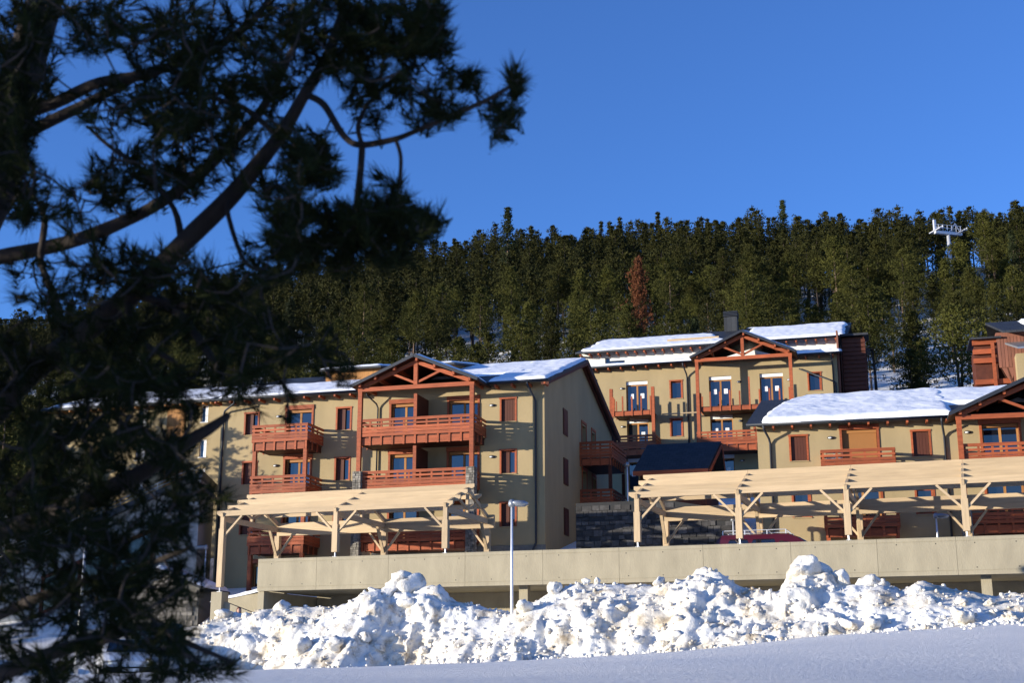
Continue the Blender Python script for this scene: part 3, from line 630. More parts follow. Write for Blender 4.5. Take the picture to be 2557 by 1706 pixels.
for x in (1.55, 7.9): wall_lamp(B, x, 12.86)
pipe(B, [(-1.62,-0.8,13.5),(-1.6,-0.72,13.3),(-1.4,-0.2,12.9),(-1.36,-0.09,12.7),(-1.36,-0.09,6.5)])
pipe(B, [(6.72,-0.8,13.5),(6.72,-0.72,13.3),(6.8,-0.2,12.9),(6.82,-0.09,12.7),(6.82,-0.09,6.5)])
# folded chairs on the balcony
for i in range(2):
    fc = thing("folding_chair", "small grey folding chair leaning on the balcony rail before the roller shutter", "chair", (0,0,0), -14, "folded chairs on the balcony"); base(0)
    fc.location = (BO.x + math.cos(R(-14))*(1.5+0.35*i) - math.sin(R(-14))*-1.35, BO.y + math.sin(R(-14))*(1.5+0.35*i) + math.cos(R(-14))*-1.35, 11.09)
    for dx in (-0.2, 0.2):
        MB().tube([(dx, 0.12, 0.0), (dx, -0.02, 0.86)], 0.014, 6).build("leg", "galv", fc); MB().tube([(dx*0.9, 0.2, 0.0), (dx*0.9, 0.02, 0.55)], 0.014, 6).build("leg", "galv", fc)
    for z in (0.55, 0.7, 0.82): MB().box(-0.2, 0.2, 0.02-0.04*z, 0.035-0.04*z, z-0.03, z+0.03).build("slat", "galv", fc)
base(6.0)

# ------------------------------------------------------------------ hut with a dark slate roof between the houses
H = thing("garden_hut", "small dark timber hut with a bare slate roof between the chalets", "hut", (6.36*1.0714, 75.0, 1.6+6.4*1.0714), -16); base(8.0); H.scale = (1.0714,)*3
MB().prism([(0.5,8.0),(5.2,8.0),(5.2,11.9),(2.85,13.5),(0.5,11.9)], 'x', 0.3, 3.75).build("wall", "wood_dark", H, fix=True)
slab_roof(H, "roof", [(-0.0,-0.05,12.02),(3.95,-0.05,12.02),(4.3,2.85,13.88),(0.28,2.85,13.88)], 0.12)
slab_roof(H, "roof", [(0.28,2.854,13.88),(4.3,2.854,13.88),(4.15,5.7,12.0),(0.0,5.7,12.0)], 0.12)
MB().box(0.0, 3.95, -0.09, -0.053, 11.76, 12.0).build("fascia_board", "wood_redh", H)
MB().beam((4.02,-0.06,11.82),(4.36,2.85,13.70),0.04,0.2).build("verge_board","wood_red",H); MB().beam((4.36,2.85,13.70),(4.2,5.7,11.82),0.04,0.2).build("verge_board","wood_red",H)
for i in range(22): MB().box(0.3+i*0.157, 0.45+i*0.157, 0.46, 0.497, 8.0, 11.85).build("board", "wood_dark", H)

# ------------------------------------------------------------------ timber clad house D (far right edge)
D = thing("clad_house", "red timber clad house with slate roofs high on the slope at the wood's edge", "house", (30.6, 82.0, 14.0), -16); base(14.0)
MB().box(1.0, 12, 0.0, 10, 13, 21.2).build("wall", "plaster", D)
MB().prism([(1.0,19.0),(0.0,21.0),(0.0,22.9),(12,22.9),(12,21.203),(1.2,21.203),(0.7,19.6)], 'y', 1.2, 9.5).build("upper_storey", "wood_clad", D, fix=True)
for i in range(10): MB().box(0.05+i*0.2, 0.23+i*0.2, 1.15, 1.197, 19.4 if 3 < i else 20.6, 22.6).build("board", "wood_clad", D)
slab_roof(D, "roof", [(0.35,0.1,22.75),(12.5,0.1,22.75),(12.5,3.6,24.2),(-0.4,3.6,24.2)], 0.14); slab_roof(D, "roof", [(-0.4,3.604,24.2),(12.5,3.604,24.2),(12.5,8,22.6),(0.2,8,22.6)], 0.14)
slab_roof(D, "canopy", [(1.05,-1.0,21.4),(12,-1.0,21.4),(12,1.1,22.2),(0.5,1.1,22.2)], 0.12, "zinc")
pad("roof_snow", lambda a,b: (2.0+a*9-0.4*b, 0.6+b*2.8, 22.96+b*1.16), 40, 16, 0.18, 0.2, D, seed=31)
pad("roof_snow", lambda a,b: (2.1+a*9-0.4*b, -0.7+b*1.6, 21.5+b*0.6), 40, 10, 0.14, 0.2, D, seed=32)
bt = MB().box(-1.35, 0.0, 1.6, 5.2, 14, 22.2).build("stair_bay", "wood_dark", D)
for z in (19.6, 21.0, 21.6, 22.2): MB().box(-1.45, 0.9, 1.3, 1.597, z, z+0.32).build("beam", "wood_redh", bt)
MB().box(-0.35, -0.15, 1.05, 1.29, 14, 22.3).build("post", "wood_red", bt)
slab_roof(bt, "bay_roof", [(-1.6,0.9,22.62),(0.3,0.9,22.62),(0.3,5.4,22.9),(-1.6,5.4,22.9)], 0.12)

# ------------------------------------------------------------------ house E (beyond the left end of house A)
E_ = thing("far_house", "pale house with white curtained windows and timber cladding beyond the large chalet's end", "house", (-22.3, 86.5, 10.0), -16); base(10.0)
eo = [(2.15,2.65,z,z+1.15) for z in (17.6,15.3,13.4)] + [(-2.5,-1.8,z,z+1.15) for z in (17.6,15.3,13.4)]
m = MB().wall(-9, 9, 8, 18.95, eo); m.add([(9,0,8),(9,12,8),(9,12,18.95),(9,0,18.95)], [(0,1,2,3)]); m.add([(-9,0,8),(-9,12,8),(-9,12,18.95),(-9,0,18.95)], [(3,2,1,0)]); m.build("wall", "plaster", E_)
for o in eo:
    f = MB().box(o[0]+.003,o[0]+0.05,0.1,0.16,o[2],o[3]).box(o[1]-0.05,o[1]-.003,0.1,0.16,o[2],o[3]).box(o[0]+0.05,o[1]-0.05,0.1,0.16,o[3]-0.05,o[3]).build("window","white_box",E_)
    MB().box(o[0]+0.05,o[1]-0.05,0.13,0.15,o[2],o[3]-0.05).build("pane","glass",f); MB().box((o[0]+o[1])/2,o[1]-0.05,0.10,0.125,o[2],o[3]-0.05).build("curtain","paper",f)
    MB().box(o[0]-0.05,o[1]+0.05,-0.06,0.1,o[2]-0.05,o[2]-.002).build("sill","white_plaster",f)
for i in range(9): MB().box(-0.3+i*0.15, -0.16+i*0.15, -0.05, -0.003, 9, 18.8).build("cladding_board", "wood_ochre", E_)
slab_roof(E_, "roof", [(-9.5,-0.7,18.95),(9.5,-0.7,18.95),(9.5,6,21.2),(-9.5,6,21.2)], 0.15)
for x in np.arange(-9, 9, 0.55): MB().box(x-0.05,x+0.05,-0.6,-0.004,18.66,18.79).build("rafter_end","wood_ochre",E_)
pad("roof_snow", lambda a,b: (-9+a*18, -0.72+b*6.2, 18.95+b*2.08), 60, 24, 0.18, 0.25, E_, seed=41)

# ------------------------------------------------------------------ shaded building with a sloping roof edge, far left
Lb = thing("shaded_building", "grey shaded building with a steep snow-guarded roof edge and a slanting window behind the pine", "building", (-25.7, 72.0, 3.0), 4); base(3.0)
rz = lambda x: 8.05 + 0.46*x
m = MB().add([(-4,0,2),(8.8,0,2),(8.8,0,rz(8.8)),(-4,0,rz(-4)),(0.75,0,rz(.75)-1.7),(6.5,0,rz(6.5)-1.7),(6.5,0,rz(6.5)-3.75),(0.75,0,rz(.75)-3.75)], [(0,1,6,7),(1,2,5,6),(2,3,4,5),(3,0,7,4)])
m.add([(8.8,0,2),(8.8,5,2),(8.8,5,rz(8.8)),(8.8,0,rz(8.8))],[(0,1,2,3)]).add([(-4,0,2),(-4,5,2),(-4,5,rz(-4)),(-4,0,rz(-4))],[(3,2,1,0)]).add([(-4,5,2),(8.8,5,2),(8.8,5,rz(8.8)),(-4,5,rz(-4))],[(3,2,1,0)])
m.build("wall", "grey_plaster", Lb)
f = MB()
for (a, b, o) in ((0.75,6.5,-1.78),(0.75,6.5,-3.67)): f.beam((a,-0.0,rz(a)+o),(b,-0.0,rz(b)+o),0.16,0.17)
for x in (0.84, 2.7, 4.5, 6.41): f.box(x-0.07,x+0.07,-0.07,0.07,rz(x)-3.65,rz(x)-1.76)
f = f.build("window", "wood_dark", Lb)
for a, b in ((0.75,2.7),(2.7,4.5),(4.5,6.5)): MB().add([(a,0.08,rz(a)-1.7),(b,0.08,rz(b)-1.7),(b,0.08,rz(b)-3.75),(a,0.08,rz(a)-3.75)],[(0,3,2,1)]).build("pane","glass",f)
slab_roof(Lb, "roof", [(-4.4,-0.5,rz(-4.4)+0.22),(8.95,-0.5,rz(8.95)+0.22),(8.95,5.3,rz(8.95)+0.22),(-4.4,5.3,rz(-4.4)+0.22)], 0.34, "dark_metal")
for i in range(14):
    x = -4+i*0.96; MB().tube([(x,-0.25,rz(x)+0.22),(x,-0.25,rz(x)+0.65)],0.025,6).build("snow_guard_post","zinc",Lb)
for h in (0.42, 0.62): MB().tube([(-4,-0.25,rz(-4)+h),(8.8,-0.25,rz(8.8)+h)],0.03,6).build("snow_guard_rail","zinc",Lb)
# ------------------------------------------------------------------ small stone shelter with snow on its roof
St = thing("stone_shelter", "small rubble stone shelter with a snow covered sloping roof beside the ramp wall", "shelter", (-17.4, 67.0, 3.6), -8); base(3.6)
core = MB().prism([(0,3.0),(2.1,3.0),(2.1,5.75),(0.0,6.55),(-1.4,5.8),(-1.4,3.0)], 'y', 0, 3).build("wall", "mortar", St, fix=True)
rr = random.Random(5); z = 3.4
while z < 6.3:
    h = rr.uniform(0.18,0.3); x = -1.38
    while x < 2.05:
        w = rr.uniform(0.2,0.46); top = 6.5-0.38*x if x > 0 else 6.5+0.54*x
        if z+h < top-0.1 and x+w < 2.1: MB().box(x+.012,x+w-.012,-0.03-rr.uniform(0,0.03),0.05,z+.012,z+h-.012).build("stone","stone",core)
        x += w
    z += h
slab_roof(St, "roof", [(-0.05,-0.35,6.74),(2.5,-0.35,5.75),(2.5,3.3,5.75),(-0.05,3.3,6.74)], 0.12); slab_roof(St, "roof", [(-1.7,-0.35,5.85),(-0.054,-0.35,6.74),(-0.054,3.3,6.74),(-1.7,3.3,5.85)], 0.12)
pad("roof_snow", lambda a,b: (-0.05+a*2.6, -0.4+b*3.6, 6.75-a*1.0), 24, 20, 0.26, 0.28, St, seed=51, warp=(0.06,0.08))

# ------------------------------------------------------------------ dark stone terrace wall between the chalets
tw_ = thing("terrace_wall", "dark rubble stone terrace wall in shade between the large chalet and the hut", "wall", dw(3.4, 9.0, 6.0), DY); base(6.0)
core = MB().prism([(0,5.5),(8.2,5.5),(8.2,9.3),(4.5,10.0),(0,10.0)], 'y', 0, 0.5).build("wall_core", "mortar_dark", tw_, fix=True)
rr = random.Random(9); z = 6.6
while z < 9.7:
    h = rr.uniform(0.2,0.32); x = 0.02
    while x < 8.0:
        w = rr.uniform(0.25,0.55)
        zj = rr.uniform(-0.03,0.03)
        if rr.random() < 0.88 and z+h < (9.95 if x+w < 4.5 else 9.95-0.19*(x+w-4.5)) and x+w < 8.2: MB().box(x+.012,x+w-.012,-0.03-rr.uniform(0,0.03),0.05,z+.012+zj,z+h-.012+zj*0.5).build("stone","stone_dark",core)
        x += w
    z += h
# ------------------------------------------------------------------ street lamps
def lamp(p, h, label, yaw=0, r=0.06, group="street lamps"):
    base(0)
    o = thing("street_lamp", label, "street lamp", p, yaw, group)
    MB().tube([(0,0,0),(0,0,0.9),(0,0,h*0.55),(0,0,h)], [r*1.3,r*1.15,r,r*0.75], 12).build("pole","galv",o,smooth=True)
    m = MB(); m.lathe((0,0,0), [(0.02,-0.12),(0.10,-0.10),(0.155,0.0),(0.15,0.06),(0.09,0.115),(0.02,0.125)], 14); m.v = [(0.26+q[0]*2.0, q[1]*1.1, h+0.02+q[2]*(0.9)-0.12*(q[0]+0.3)) for q in m.v]
    hd = m.build("lamp_head","zinc",o,smooth=True)
    MB().lathe((0,0,h-0.13), [(0.05,0),(0.115,0.03),(0.125,0.12),(0.1,0.22),(0.04,0.26)], 12).build("collar","zinc",o,smooth=True)
    return o
pm = pix(1278, 1250, 45.6); lamp((pm.x, pm.y, ground(pm.x, pm.y)-0.05), pm.z-ground(pm.x,pm.y)-0.05, "galvanised street lamp with a sloped head rising from the snow bank before the deck", 0, 0.05)
pl = pix(217, 1318, 50); lamp((pl.x, pl.y, ground(pl.x,pl.y)-0.05), pl.z-ground(pl.x,pl.y)-0.05, "street lamp standing among the pine boughs before the shaded building", 0)
p2 = pix(515, 1365, 70); lamp((p2.x, p2.y, ground(p2.x,p2.y)-0.05), p2.z-ground(p2.x,p2.y), "short street lamp behind the stone shelter at the large chalet's corner", 180, 0.045)
p3_ = pix(1566, 1158, 73); lamp((p3_.x, p3_.y, ground(p3_.x,p3_.y)-0.05), p3_.z-ground(p3_.x,p3_.y), "street lamp in shade between the large chalet's side balconies and the hut", 90, 0.05)
for (x, y, zt, lab) in ((10.45, 63.6, 8.85, "slim lit lamp pole under the longer pergola beside the red van"), (pix(2337,1286,60).x, 60.0, pix(2337,1286,60).z, "slim lit lamp pole in front of the chalet with closed shutters")):
    lamp((x, y, ground(x, y)-0.05), zt-ground(x, y), lab, -14, 0.045)
# ------------------------------------------------------------------ vehicles
def car(name, label, cat, loc, yaw, paint, van=False, rack=False):
    base(0)
    o = thing(name, label, cat, loc, yaw)                # length along x, centred
    L = 4.7 if van else 4.2; W = 1.75; H = 1.46 if van else 1.46
    if van: prof = [(-L/2,0.35),(-L/2,0.75),(-L/2+0.06,1.0),(-L/2+0.18,1.3),(-L/2+0.4,H),(0.9,H),(1.3,1.3),(1.75,1.0),(2.2,0.9),(L/2,0.74),(L/2,0.35)]
    else: prof = [(-L/2,0.35),(-L/2,0.8),(-L/2+0.25,0.98),(-L/2+0.55,1.36),(-0.7,H),(0.3,H-0.02),(1.05,0.98),(1.75,0.88),(L/2,0.68),(L/2,0.35)]
    m = MB(); n = len(prof); secs = [(-W/2,0.0),(-W/2+0.06,0.03),(-W/2+0.2,0.06),(0,0.075),(W/2-0.2,0.06),(W/2-0.06,0.03),(W/2,0.0)]
    rows = []
    for y, bulge in secs:
        inset = 0.16*(abs(y)/(W/2))**4
        rows.append([(x*(1-0.02*(abs(y)/(W/2))**3), y*(1-(0.13 if z > 1.0 else 0)*min(1,(z-1.0)/0.45) if z > 1.0 else 1), z+ (bulge if z > 0.6 else 0)*0.6) for x, z in prof])
    for r_ in rows: m.v += r_
    for j in range(len(rows)-1):
        for i in range(n): i2=(i+1)%n; m.f.append((j*n+i, j*n+i2, (j+1)*n+i2, (j+1)*n+i))
    m.f.append(tuple(range(n))[::-1]); m.f.append(tuple((len(rows)-1)*n+i for i in range(n)))
    m.build("body", paint, o, fix=True)
    for sx in (-L/2+0.8, L/2-0.85):
        for sy in (-1, 1):
            w = MB(); w.lathe((0,0,0), [(0.14,-0.1),(0.30,-0.1),(0.325,-0.06),(0.325,0.06),(0.30,0.1),(0.14,0.1)], 20); w.v = [(sx+q[0], sy*(W/2-0.06)+q[2], 0.325+q[1]) for q in w.v]; w_ = w.build("wheel","tyre",o)
            h = MB(); h.lathe((0,0,0), [(0.02,-0.108),(0.2,-0.104),(0.2,0.104),(0.02,0.108)], 16); h.v = [(sx+q[0], sy*(W/2-0.06)+q[2], 0.325+q[1]) for q in h.v]; h.build("rim","zinc",w_)
    # glazing
    zt = H-0.12
    if van: ws = [(1.30,-0.64,1.29),(1.30,0.64,1.29),(1.74,0.74,1.02),(1.74,-0.74,1.02)]
    else: ws = [(0.38,-0.60,1.40),(0.38,0.60,1.40),(1.02,0.74,1.03),(1.02,-0.74,1.03)]
    MB().add([(a+0.02,b,c+0.045) for a,b,c in ws]+[(a-0.02,b,c-0.02) for a,b,c in ws], [(0,1,2,3),(7,6,5,4),(0,4,5,1),(1,5,6,2),(2,6,7,3),(3,7,4,0)]).build("windscreen","glass",o,fix=True)
    for sy in (-1, 1):
        yy = sy*(W/2+0.012)
        for a, b in ((-1.7,-0.75),(-0.68,0.4)):
            MB().add([(a,yy,1.0),(b,yy,1.0),(b-0.1,yy*0.90,H-0.16),(a+0.12,yy*0.90,H-0.16)],[(0,1,2,3) if sy < 0 else (3,2,1,0)]).build("side_window","glass",o)
        MB().lathe((L/2-0.10, sy*0.62, 0.62), [(0.03,0),(0.12,0.02),(0.12,0.13),(0.03,0.16)], 10).build("headlight","lamp_glass",o)
        MB().box(-L/2-0.02,-L/2+0.05,sy*0.72-0.08,sy*0.72+0.08,0.7,0.95).build("tail_light","car_red",o)
        MB().box(0.55,0.72,sy*(W/2+0.02)-0.06+sy*0.06,sy*(W/2+0.02)+0.06+sy*0.06,1.0,1.14).build("mirror","black",o)
    MB().box(L/2-0.06,L/2+0.05,-0.8,0.8,0.35,0.55).box(-L/2-0.05,-L/2+0.06,-0.8,0.8,0.35,0.55).build("bumper","black",o)
    MB().box(L/2+0.051,L/2+0.06,-0.26,0.26,0.40,0.50).build("number_plate","white_box",o)
    if rack:
        rk = MB()
        for sy in (-0.66, 0.66): rk.tube([(-1.9,sy,H+0.2),(0.75,sy,H+0.2),(0.95,sy,H+0.08)],0.018,6)
        for x in (-1.9,-0.95,0,0.8): rk.tube([(x,-0.66,H+0.2),(x,0.66,H+0.2)],0.016,6); rk.box(x-0.02,x+0.02,-0.68,-0.64,H,H+0.2); rk.box(x-0.02,x+0.02,0.64,0.68,H,H+0.2)
        rk.build("roof_rack","galv",o)
    return o
pv = dw(13.9, 3.1); car("van", "dark red van with a roof rack parked on the deck under the longer pergola", "van", (pv.x, pv.y, 6.0), DY, "car_red", True, True)
pc = pix(318, 1610, 47); car("parked_car", "white car parked behind the lowest pine boughs", "car", (pc.x, pc.y, ground(pc.x,pc.y)), -70, "car_white")
pc = pix(400, 1580, 52); car("parked_car", "dark teal car parked behind the end of the snow bank", "car", (pc.x, pc.y, ground(pc.x,pc.y)), -70, "car_teal")
# ------------------------------------------------------------------ person behind the snow bank
pp = pix(597, 1517, 57.5); gz = ground(pp.x, pp.y); hh = min(max(pp.z-gz, 1.55), 1.85)
per = thing("person", "person with reddish brown hair and dark coat standing behind the snow bank near the ramp", "person", (pp.x, pp.y, pp.z-hh), 20); base(0)
def skin(name, pts, edges, rad, matn, parent):
    me = bpy.data.meshes.new(name); me.from_pydata(pts, edges, []); ob = link(bpy.data.objects.new(name, me), parent)
    md = ob.modifiers.new("skin", 'SKIN'); ob.modifiers.new("sub", 'SUBSURF').levels = 2; ob.modifiers["sub"].render_levels = 2
    for i, r_ in enumerate(rad): me.skin_vertices[0].data[i].radius = r_ if hasattr(r_, '__len__') else (r_, r_)
    me.skin_vertices[0].data[0].use_root = True; me.materials.append(M[matn]); return ob
k = hh/1.7
bp = [(0,0,0.93),(0,0,1.15),(0,0,1.36),(0,0.01,1.44),(0,0.0,1.55),(0,-0.02,1.63),(0.1,0,0.86),(0.11,-0.01,0.48),(0.11,0.02,0.08),(0.12,-0.13,0.05),(-0.1,0,0.86),(-0.11,-0.03,0.48),(-0.11,0,0.08),(-0.12,-0.15,0.05),(0.2,0,1.36),(0.25,0.02,1.1),(0.24,-0.08,0.88),(0.24,-0.1,0.8),(-0.2,0,1.36),(-0.25,0.02,1.1),(-0.24,-0.08,0.88),(-0.24,-0.1,0.8)]
be = [(0,1),(1,2),(2,3),(3,4),(4,5),(0,6),(6,7),(7,8),(8,9),(0,10),(10,11),(11,12),(12,13),(2,14),(14,15),(15,16),(16,17),(2,18),(18,19),(19,20),(20,21)]
br = [(0.16,0.12),(0.15,0.11),(0.16,0.11),0.055,(0.085,0.10),(0.07,0.085),0.095,0.06,0.045,0.045,0.095,0.06,0.045,0.045,0.065,0.05,0.04,0.04,0.065,0.05,0.04,0.04]
skin("body", [(x*k,y*k,z*k) for x,y,z in bp], be, br, "coat", per)
hd = MB(); hd.lathe((0,0,0), [(0.02,-0.13),(0.06,-0.115),(0.085,-0.05),(0.092,0.02),(0.08,0.08),(0.045,0.115),(0.01,0.125)], 16); hd.v = [(q[0]*0.88, q[1]*1.05-0.02 - (0.02 if q[1] < -0.05 and -0.03 < q[2] < 0.01 and abs(q[0]) < 0.03 else 0), q[2]+hh-0.15) for q in hd.v]; hd.build("face","skin",per,smooth=True)
ha = MB(); ha.lathe((0,0,0), [(0.095,-0.22),(0.11,-0.1),(0.108,0.0),(0.10,0.07),(0.06,0.125),(0.01,0.14)], 18); ha.v = [(q[0], (q[1] if q[1] > -0.03 or q[2] > 0.05 else -0.03)+0.005, q[2]+hh-0.14) for q in ha.v]; ha.build("hair","hair_red",per,smooth=True)
# ------------------------------------------------------------------ ski lift pylon on the ridge
lp = pix(2368, 586, 205); lz = ground(lp.x, lp.y)
li = thing("lift_pylon", "white ski lift pylon head with a cross arm and catwalk rising among the ridge trees", "ski lift", (lp.x, lp.y, lz), 15); base(0)
hz = lp.z - lz
MB().tube([(0,0,-0.5),(0,0,hz)], [0.4,0.28], 12).build("mast","galv",li,smooth=True)
MB().box(-2.4,2.4,-0.3,0.3,hz,hz+0.45).build("cross_arm","galv",li)
for sx in (-2.2, 2.2):
    w = MB().box(sx-0.25,sx+0.25,-1.6,1.6,hz+0.46,hz+0.62); w.build("sheave_beam","galv",li)
    for y in np.arange(-1.4,1.5,0.56):
        q = MB(); q.lathe((0,0,0), [(0.03,-0.06),(0.22,-0.06),(0.22,0.06),(0.03,0.06)], 12); q.v = [(sx+0.33+p[2], y+p[0], hz+0.75+p[1]) for p in q.v]; q.build("sheave","galv",li)
for sx in (-1.9,-1.1,-0.3,0.5,1.3,2.1): MB().tube([(sx,-0.3,hz+0.45),(sx,-0.3,hz+1.5)],0.05,6).build("rail_post","galv",li)
for z in (1.0,1.5): MB().tube([(-2.3,-0.3,hz+z),(2.3,-0.3,hz+z)],0.05,6).build("hand_rail","galv",li)
MB().box(-2.55,-2.2,-0.2,0.2,hz+0.46,hz+2.3).build("lifting_frame","galv",li); MB().beam((0.2,0,hz+0.45),(1.4,0,hz+2.0),0.12,0.12).beam((2.2,0,hz+0.62),(1.4,0,hz+2.0),0.12,0.12).build("lifting_frame","galv",li)
# ------------------------------------------------------------------ ploughed snow bank before the deck
CREST = [(300,1690),(360,1640),(400,1610),(450,1570),(490,1545),(544,1518),(600,1528),(653,1514),(750,1502),(827,1512),(880,1500),(914,1480),(950,1472),(968,1452),(1028,1452),(1088,1462),(1137,1490),(1208,1507),(1278,1529),(1338,1496),(1393,1463),(1458,1452),(1567,1458),(1676,1447),(1741,1431),(1784,1431),(1850,1458),(1948,1469),(1980,1424),(2024,1412),(2067,1420),(2100,1436),(2160,1450),(2210,1448),(2252,1468),(2307,1450),(2372,1463),(2437,1474),(2557,1490),(2700,1495)]
cs_, cz_ = [], []
for u, v in CREST:
    Y = 47-(u-400)/2157*9+3; p = pix(u, v, Y); d = p-DO; cs_.append(d.dot(DA)); cz_.append(p.z)
BN, BW = 640, 140
S0, S1 = cs_[0], cs_[-1]
def bank_pt(s, w):            # w 0 front foot .. 0.42 crest .. 1 back foot
    zb = float(np.interp(s, *ZBASE)); zc = float(np.interp(s, cs_, cz_))-0.10
    wob = 1.3*noise.noise((s*0.3, 0, 9))+0.6*noise.noise((s*0.9, 4, 9))+0.25*noise.noise((s*2.6, 8, 9))
    if w < 0.42:
        k = w/0.42; t = -15.3+wob*(1-k)-1.0*math.sin(min(1,k)*math.pi)*0.25 + 3.3*k; h = (0.55*k+0.45*k*k*(3-2*k))*(1.0+0.06*math.sin(k*math.pi))
        z = zb-0.12 + (zc-zb+0.12)*h
    else:
        k = (w-0.42)/0.58; t = -12.0+4.5*k; zg = zb+(2.5-zb)*sm(-15,-8,t); z = zc + (zg-0.2-zc)*sm(0.02,1,k)
    return s, t, z
Vb = np.zeros((BN+1, BW+1, 3))
for i in range(BN+1):
    s = S0+(S1-S0)*i/BN
    for j in range(BW+1): Vb[i,j] = bank_pt(s, j/BW)
du = np.gradient(Vb, axis=0); dv = np.gradient(Vb, axis=1); Nn = np.cross(du, dv); Nn /= np.linalg.norm(Nn, axis=2, keepdims=True)+1e-9
Vo = Vb.copy()
for i in range(BN+1):
    for j in range(BW+1):
        p = Vb[i,j]; w = j/BW; edge = sm(0,0.06,w)*sm(0,0.05,1-w)
        q = Vector(p)
        d1 = noise.voronoi(q*0.95)[0]; d2 = noise.voronoi(q*2.3+Vector((9,3,1)))[0]; d3 = noise.voronoi(q*5.5)[0]
        n0 = noise.noise(q*0.6)
        d = 0.30*(min(d1[1]-d1[0],0.5)-0.2) + 0.16*(min(d2[1]-d2[0],0.45)-0.16) + 0.07*(min(d3[1]-d3[0],0.4)-0.12) + 0.32*n0 + 0.18*noise.noise(q*1.6+Vector((3,1,2))) + 0.07*noise.noise(q*4)+0.03*noise.noise(q*9)+0.015*noise.noise(q*18)
        lump = 0.3+0.7*sm(-0.15,0.35,noise.noise(q*0.35+Vector((5,5,5))))
        Vo[i,j] = p + Nn[i,j]*d*lump*edge*1.1
W_ = BW+1
Fb = [(i*W_+j, (i+1)*W_+j, (i+1)*W_+j+1, i*W_+j+1) for i in range(BN) for j in range(BW)]
bank = bpy.data.objects.new("snow_bank", tri_mesh("snow_bank", Vo.reshape(-1,3), Fb, "snow_dirty", True)); link(bank); bank.location = DO; bank.rotation_euler = (0,0,R(DY)); tag(bank, kind="structure")
def chunk_mesh(seed, sub=2):
    import bmesh
    bm = bmesh.new(); bmesh.ops.create_icosphere(bm, subdivisions=sub, radius=1.0); o = Vector((seed*7.1, seed*3.3, seed))
    sq = Vector((1, random.Random(seed).uniform(0.6,1.0), random.Random(seed+50).uniform(0.55,0.9)))
    for v in bm.verts:
        n = v.co.normalized(); k = 1.0+0.45*noise.noise(n*1.3+o)+0.24*noise.noise(n*3+o)+0.12*noise.noise(n*7+o)
        for pl in range(5):                                            # knock flat facets into it
            rr = random.Random(seed*31+pl); pn = Vector((rr.gauss(0,1),rr.gauss(0,1),rr.gauss(0,1))).normalized(); lim = rr.uniform(0.55,0.8)
            c = n.dot(pn)
            if c*k > lim: k = lim/c
        v.co = Vector((n.x*k*sq.x, n.y*k*sq.y, n.z*k*sq.z))
    me = bpy.data.meshes.new("snow_clump"); bm.to_mesh(me); bm.free(); me.materials.append(M["snow_dirty"])
    me.polygons.foreach_set("use_smooth", [True]*len(me.polygons)); return me
chunks = [chunk_mesh(k, 3) for k in range(8)]
rb = random.Random(3)
def clump(s, w, r, lift=0.3, dt=0.0):
    i = min(max(int((s-S0)/(S1-S0)*BN),0),BN); j = min(max(int(w*BW),0),BW); p = Vector(Vo[i,j])
    o = bpy.data.objects.new("snow_clump", rb.choice(chunks)); link(o, bank); o.location = (p.x, p.y+dt, p.z+r*lift); o.scale = (r*rb.uniform(0.8,1.25), r*rb.uniform(0.8,1.2), r*rb.uniform(0.8,1.1)); o.rotation_euler = (rb.uniform(-0.5,0.5), rb.uniform(-0.5,0.5), rb.uniform(0,6.28))
def s_at(u): return float(np.interp(u, [c[0] for c in CREST], cs_))
for u, w, r, l in ((1010,0.40,0.55,-0.1),(1060,0.40,0.66,-0.3),(1030,0.41,0.6,0.0),(985,0.36,0.42,-0.1),(1095,0.38,0.5,-0.3),(1050,0.30,0.4,-0.2),(2020,0.40,0.6,-0.2),(2055,0.42,0.45,-0.1),(1995,0.38,0.42,0.1),(2110,0.40,0.42,0.1),(2180,0.42,0.4,0.1),(950,0.42,0.18,0.4),(1470,0.42,0.2,0.3),(1500,0.42,0.16,0.3),(850,0.16,0.42,0.2),(930,0.14,0.4,0.2),(2300,0.30,0.34,0.2),(2400,0.12,0.4,0.3),(2130,0.1,0.38,0.3),(2190,0.1,0.34,0.3),(1660,0.38,0.3,0.3),(1400,0.38,0.4,0.2),(1350,0.3,0.38,0.2),(560,0.38,0.35,0.2),(700,0.4,0.3,0.2)):
    clump(s_at(u), w, r, l)
for i in range(200):
    w = rb.choice((rb.uniform(0.02,0.16), rb.uniform(0.05,0.38), rb.uniform(0.1,0.3))); clump(rb.uniform(S0+1.2,S1-1), w, 0.06+0.24*rb.random()**3, rb.uniform(-0.4,0.15))
# crumbs: too many and too small to count
import bmesh as _bm
b_ = _bm.new(); _bm.ops.create_icosphere(b_, subdivisions=1, radius=1.0); iv = np.array([v.co[:] for v in b_.verts]); it = np.array([[v.index for v in f.verts] for f in b_.faces]); b_.free()
VV, TT = [], []; rng = np.random.default_rng(4)
for k in range(2200):
    s = rng.uniform(S0+0.8, S1-0.5); q = rng.random(); w = rng.uniform(0.0,0.5) if q < 0.84 else -rng.random()**3.5*0.22
    r = 0.015+0.075*rng.random()**2.5
    if w >= 0:
        i = min(int((s-S0)/(S1-S0)*BN),BN); p = Vo[i, min(int(w*BW),BW)] + np.array([rng.uniform(-.03,.03), -0.03, 0.3*r])
    else:
        t = -15.2 + 0.9*noise.noise((s*0.3, 0, 9)) + w*16; p = np.array([s, t, ground_st(s, t)+0.4*r])
    VV.append(iv*r*rng.uniform(0.6,1.2,(len(iv),1)) + p); TT.append(it+len(iv)*k)
cr = bpy.data.objects.new("snow_crumbs", tri_mesh("snow_crumbs", np.concatenate(VV), np.concatenate(TT), "snow_dirty")); link(cr, bank); tag(cr, kind="stuff")

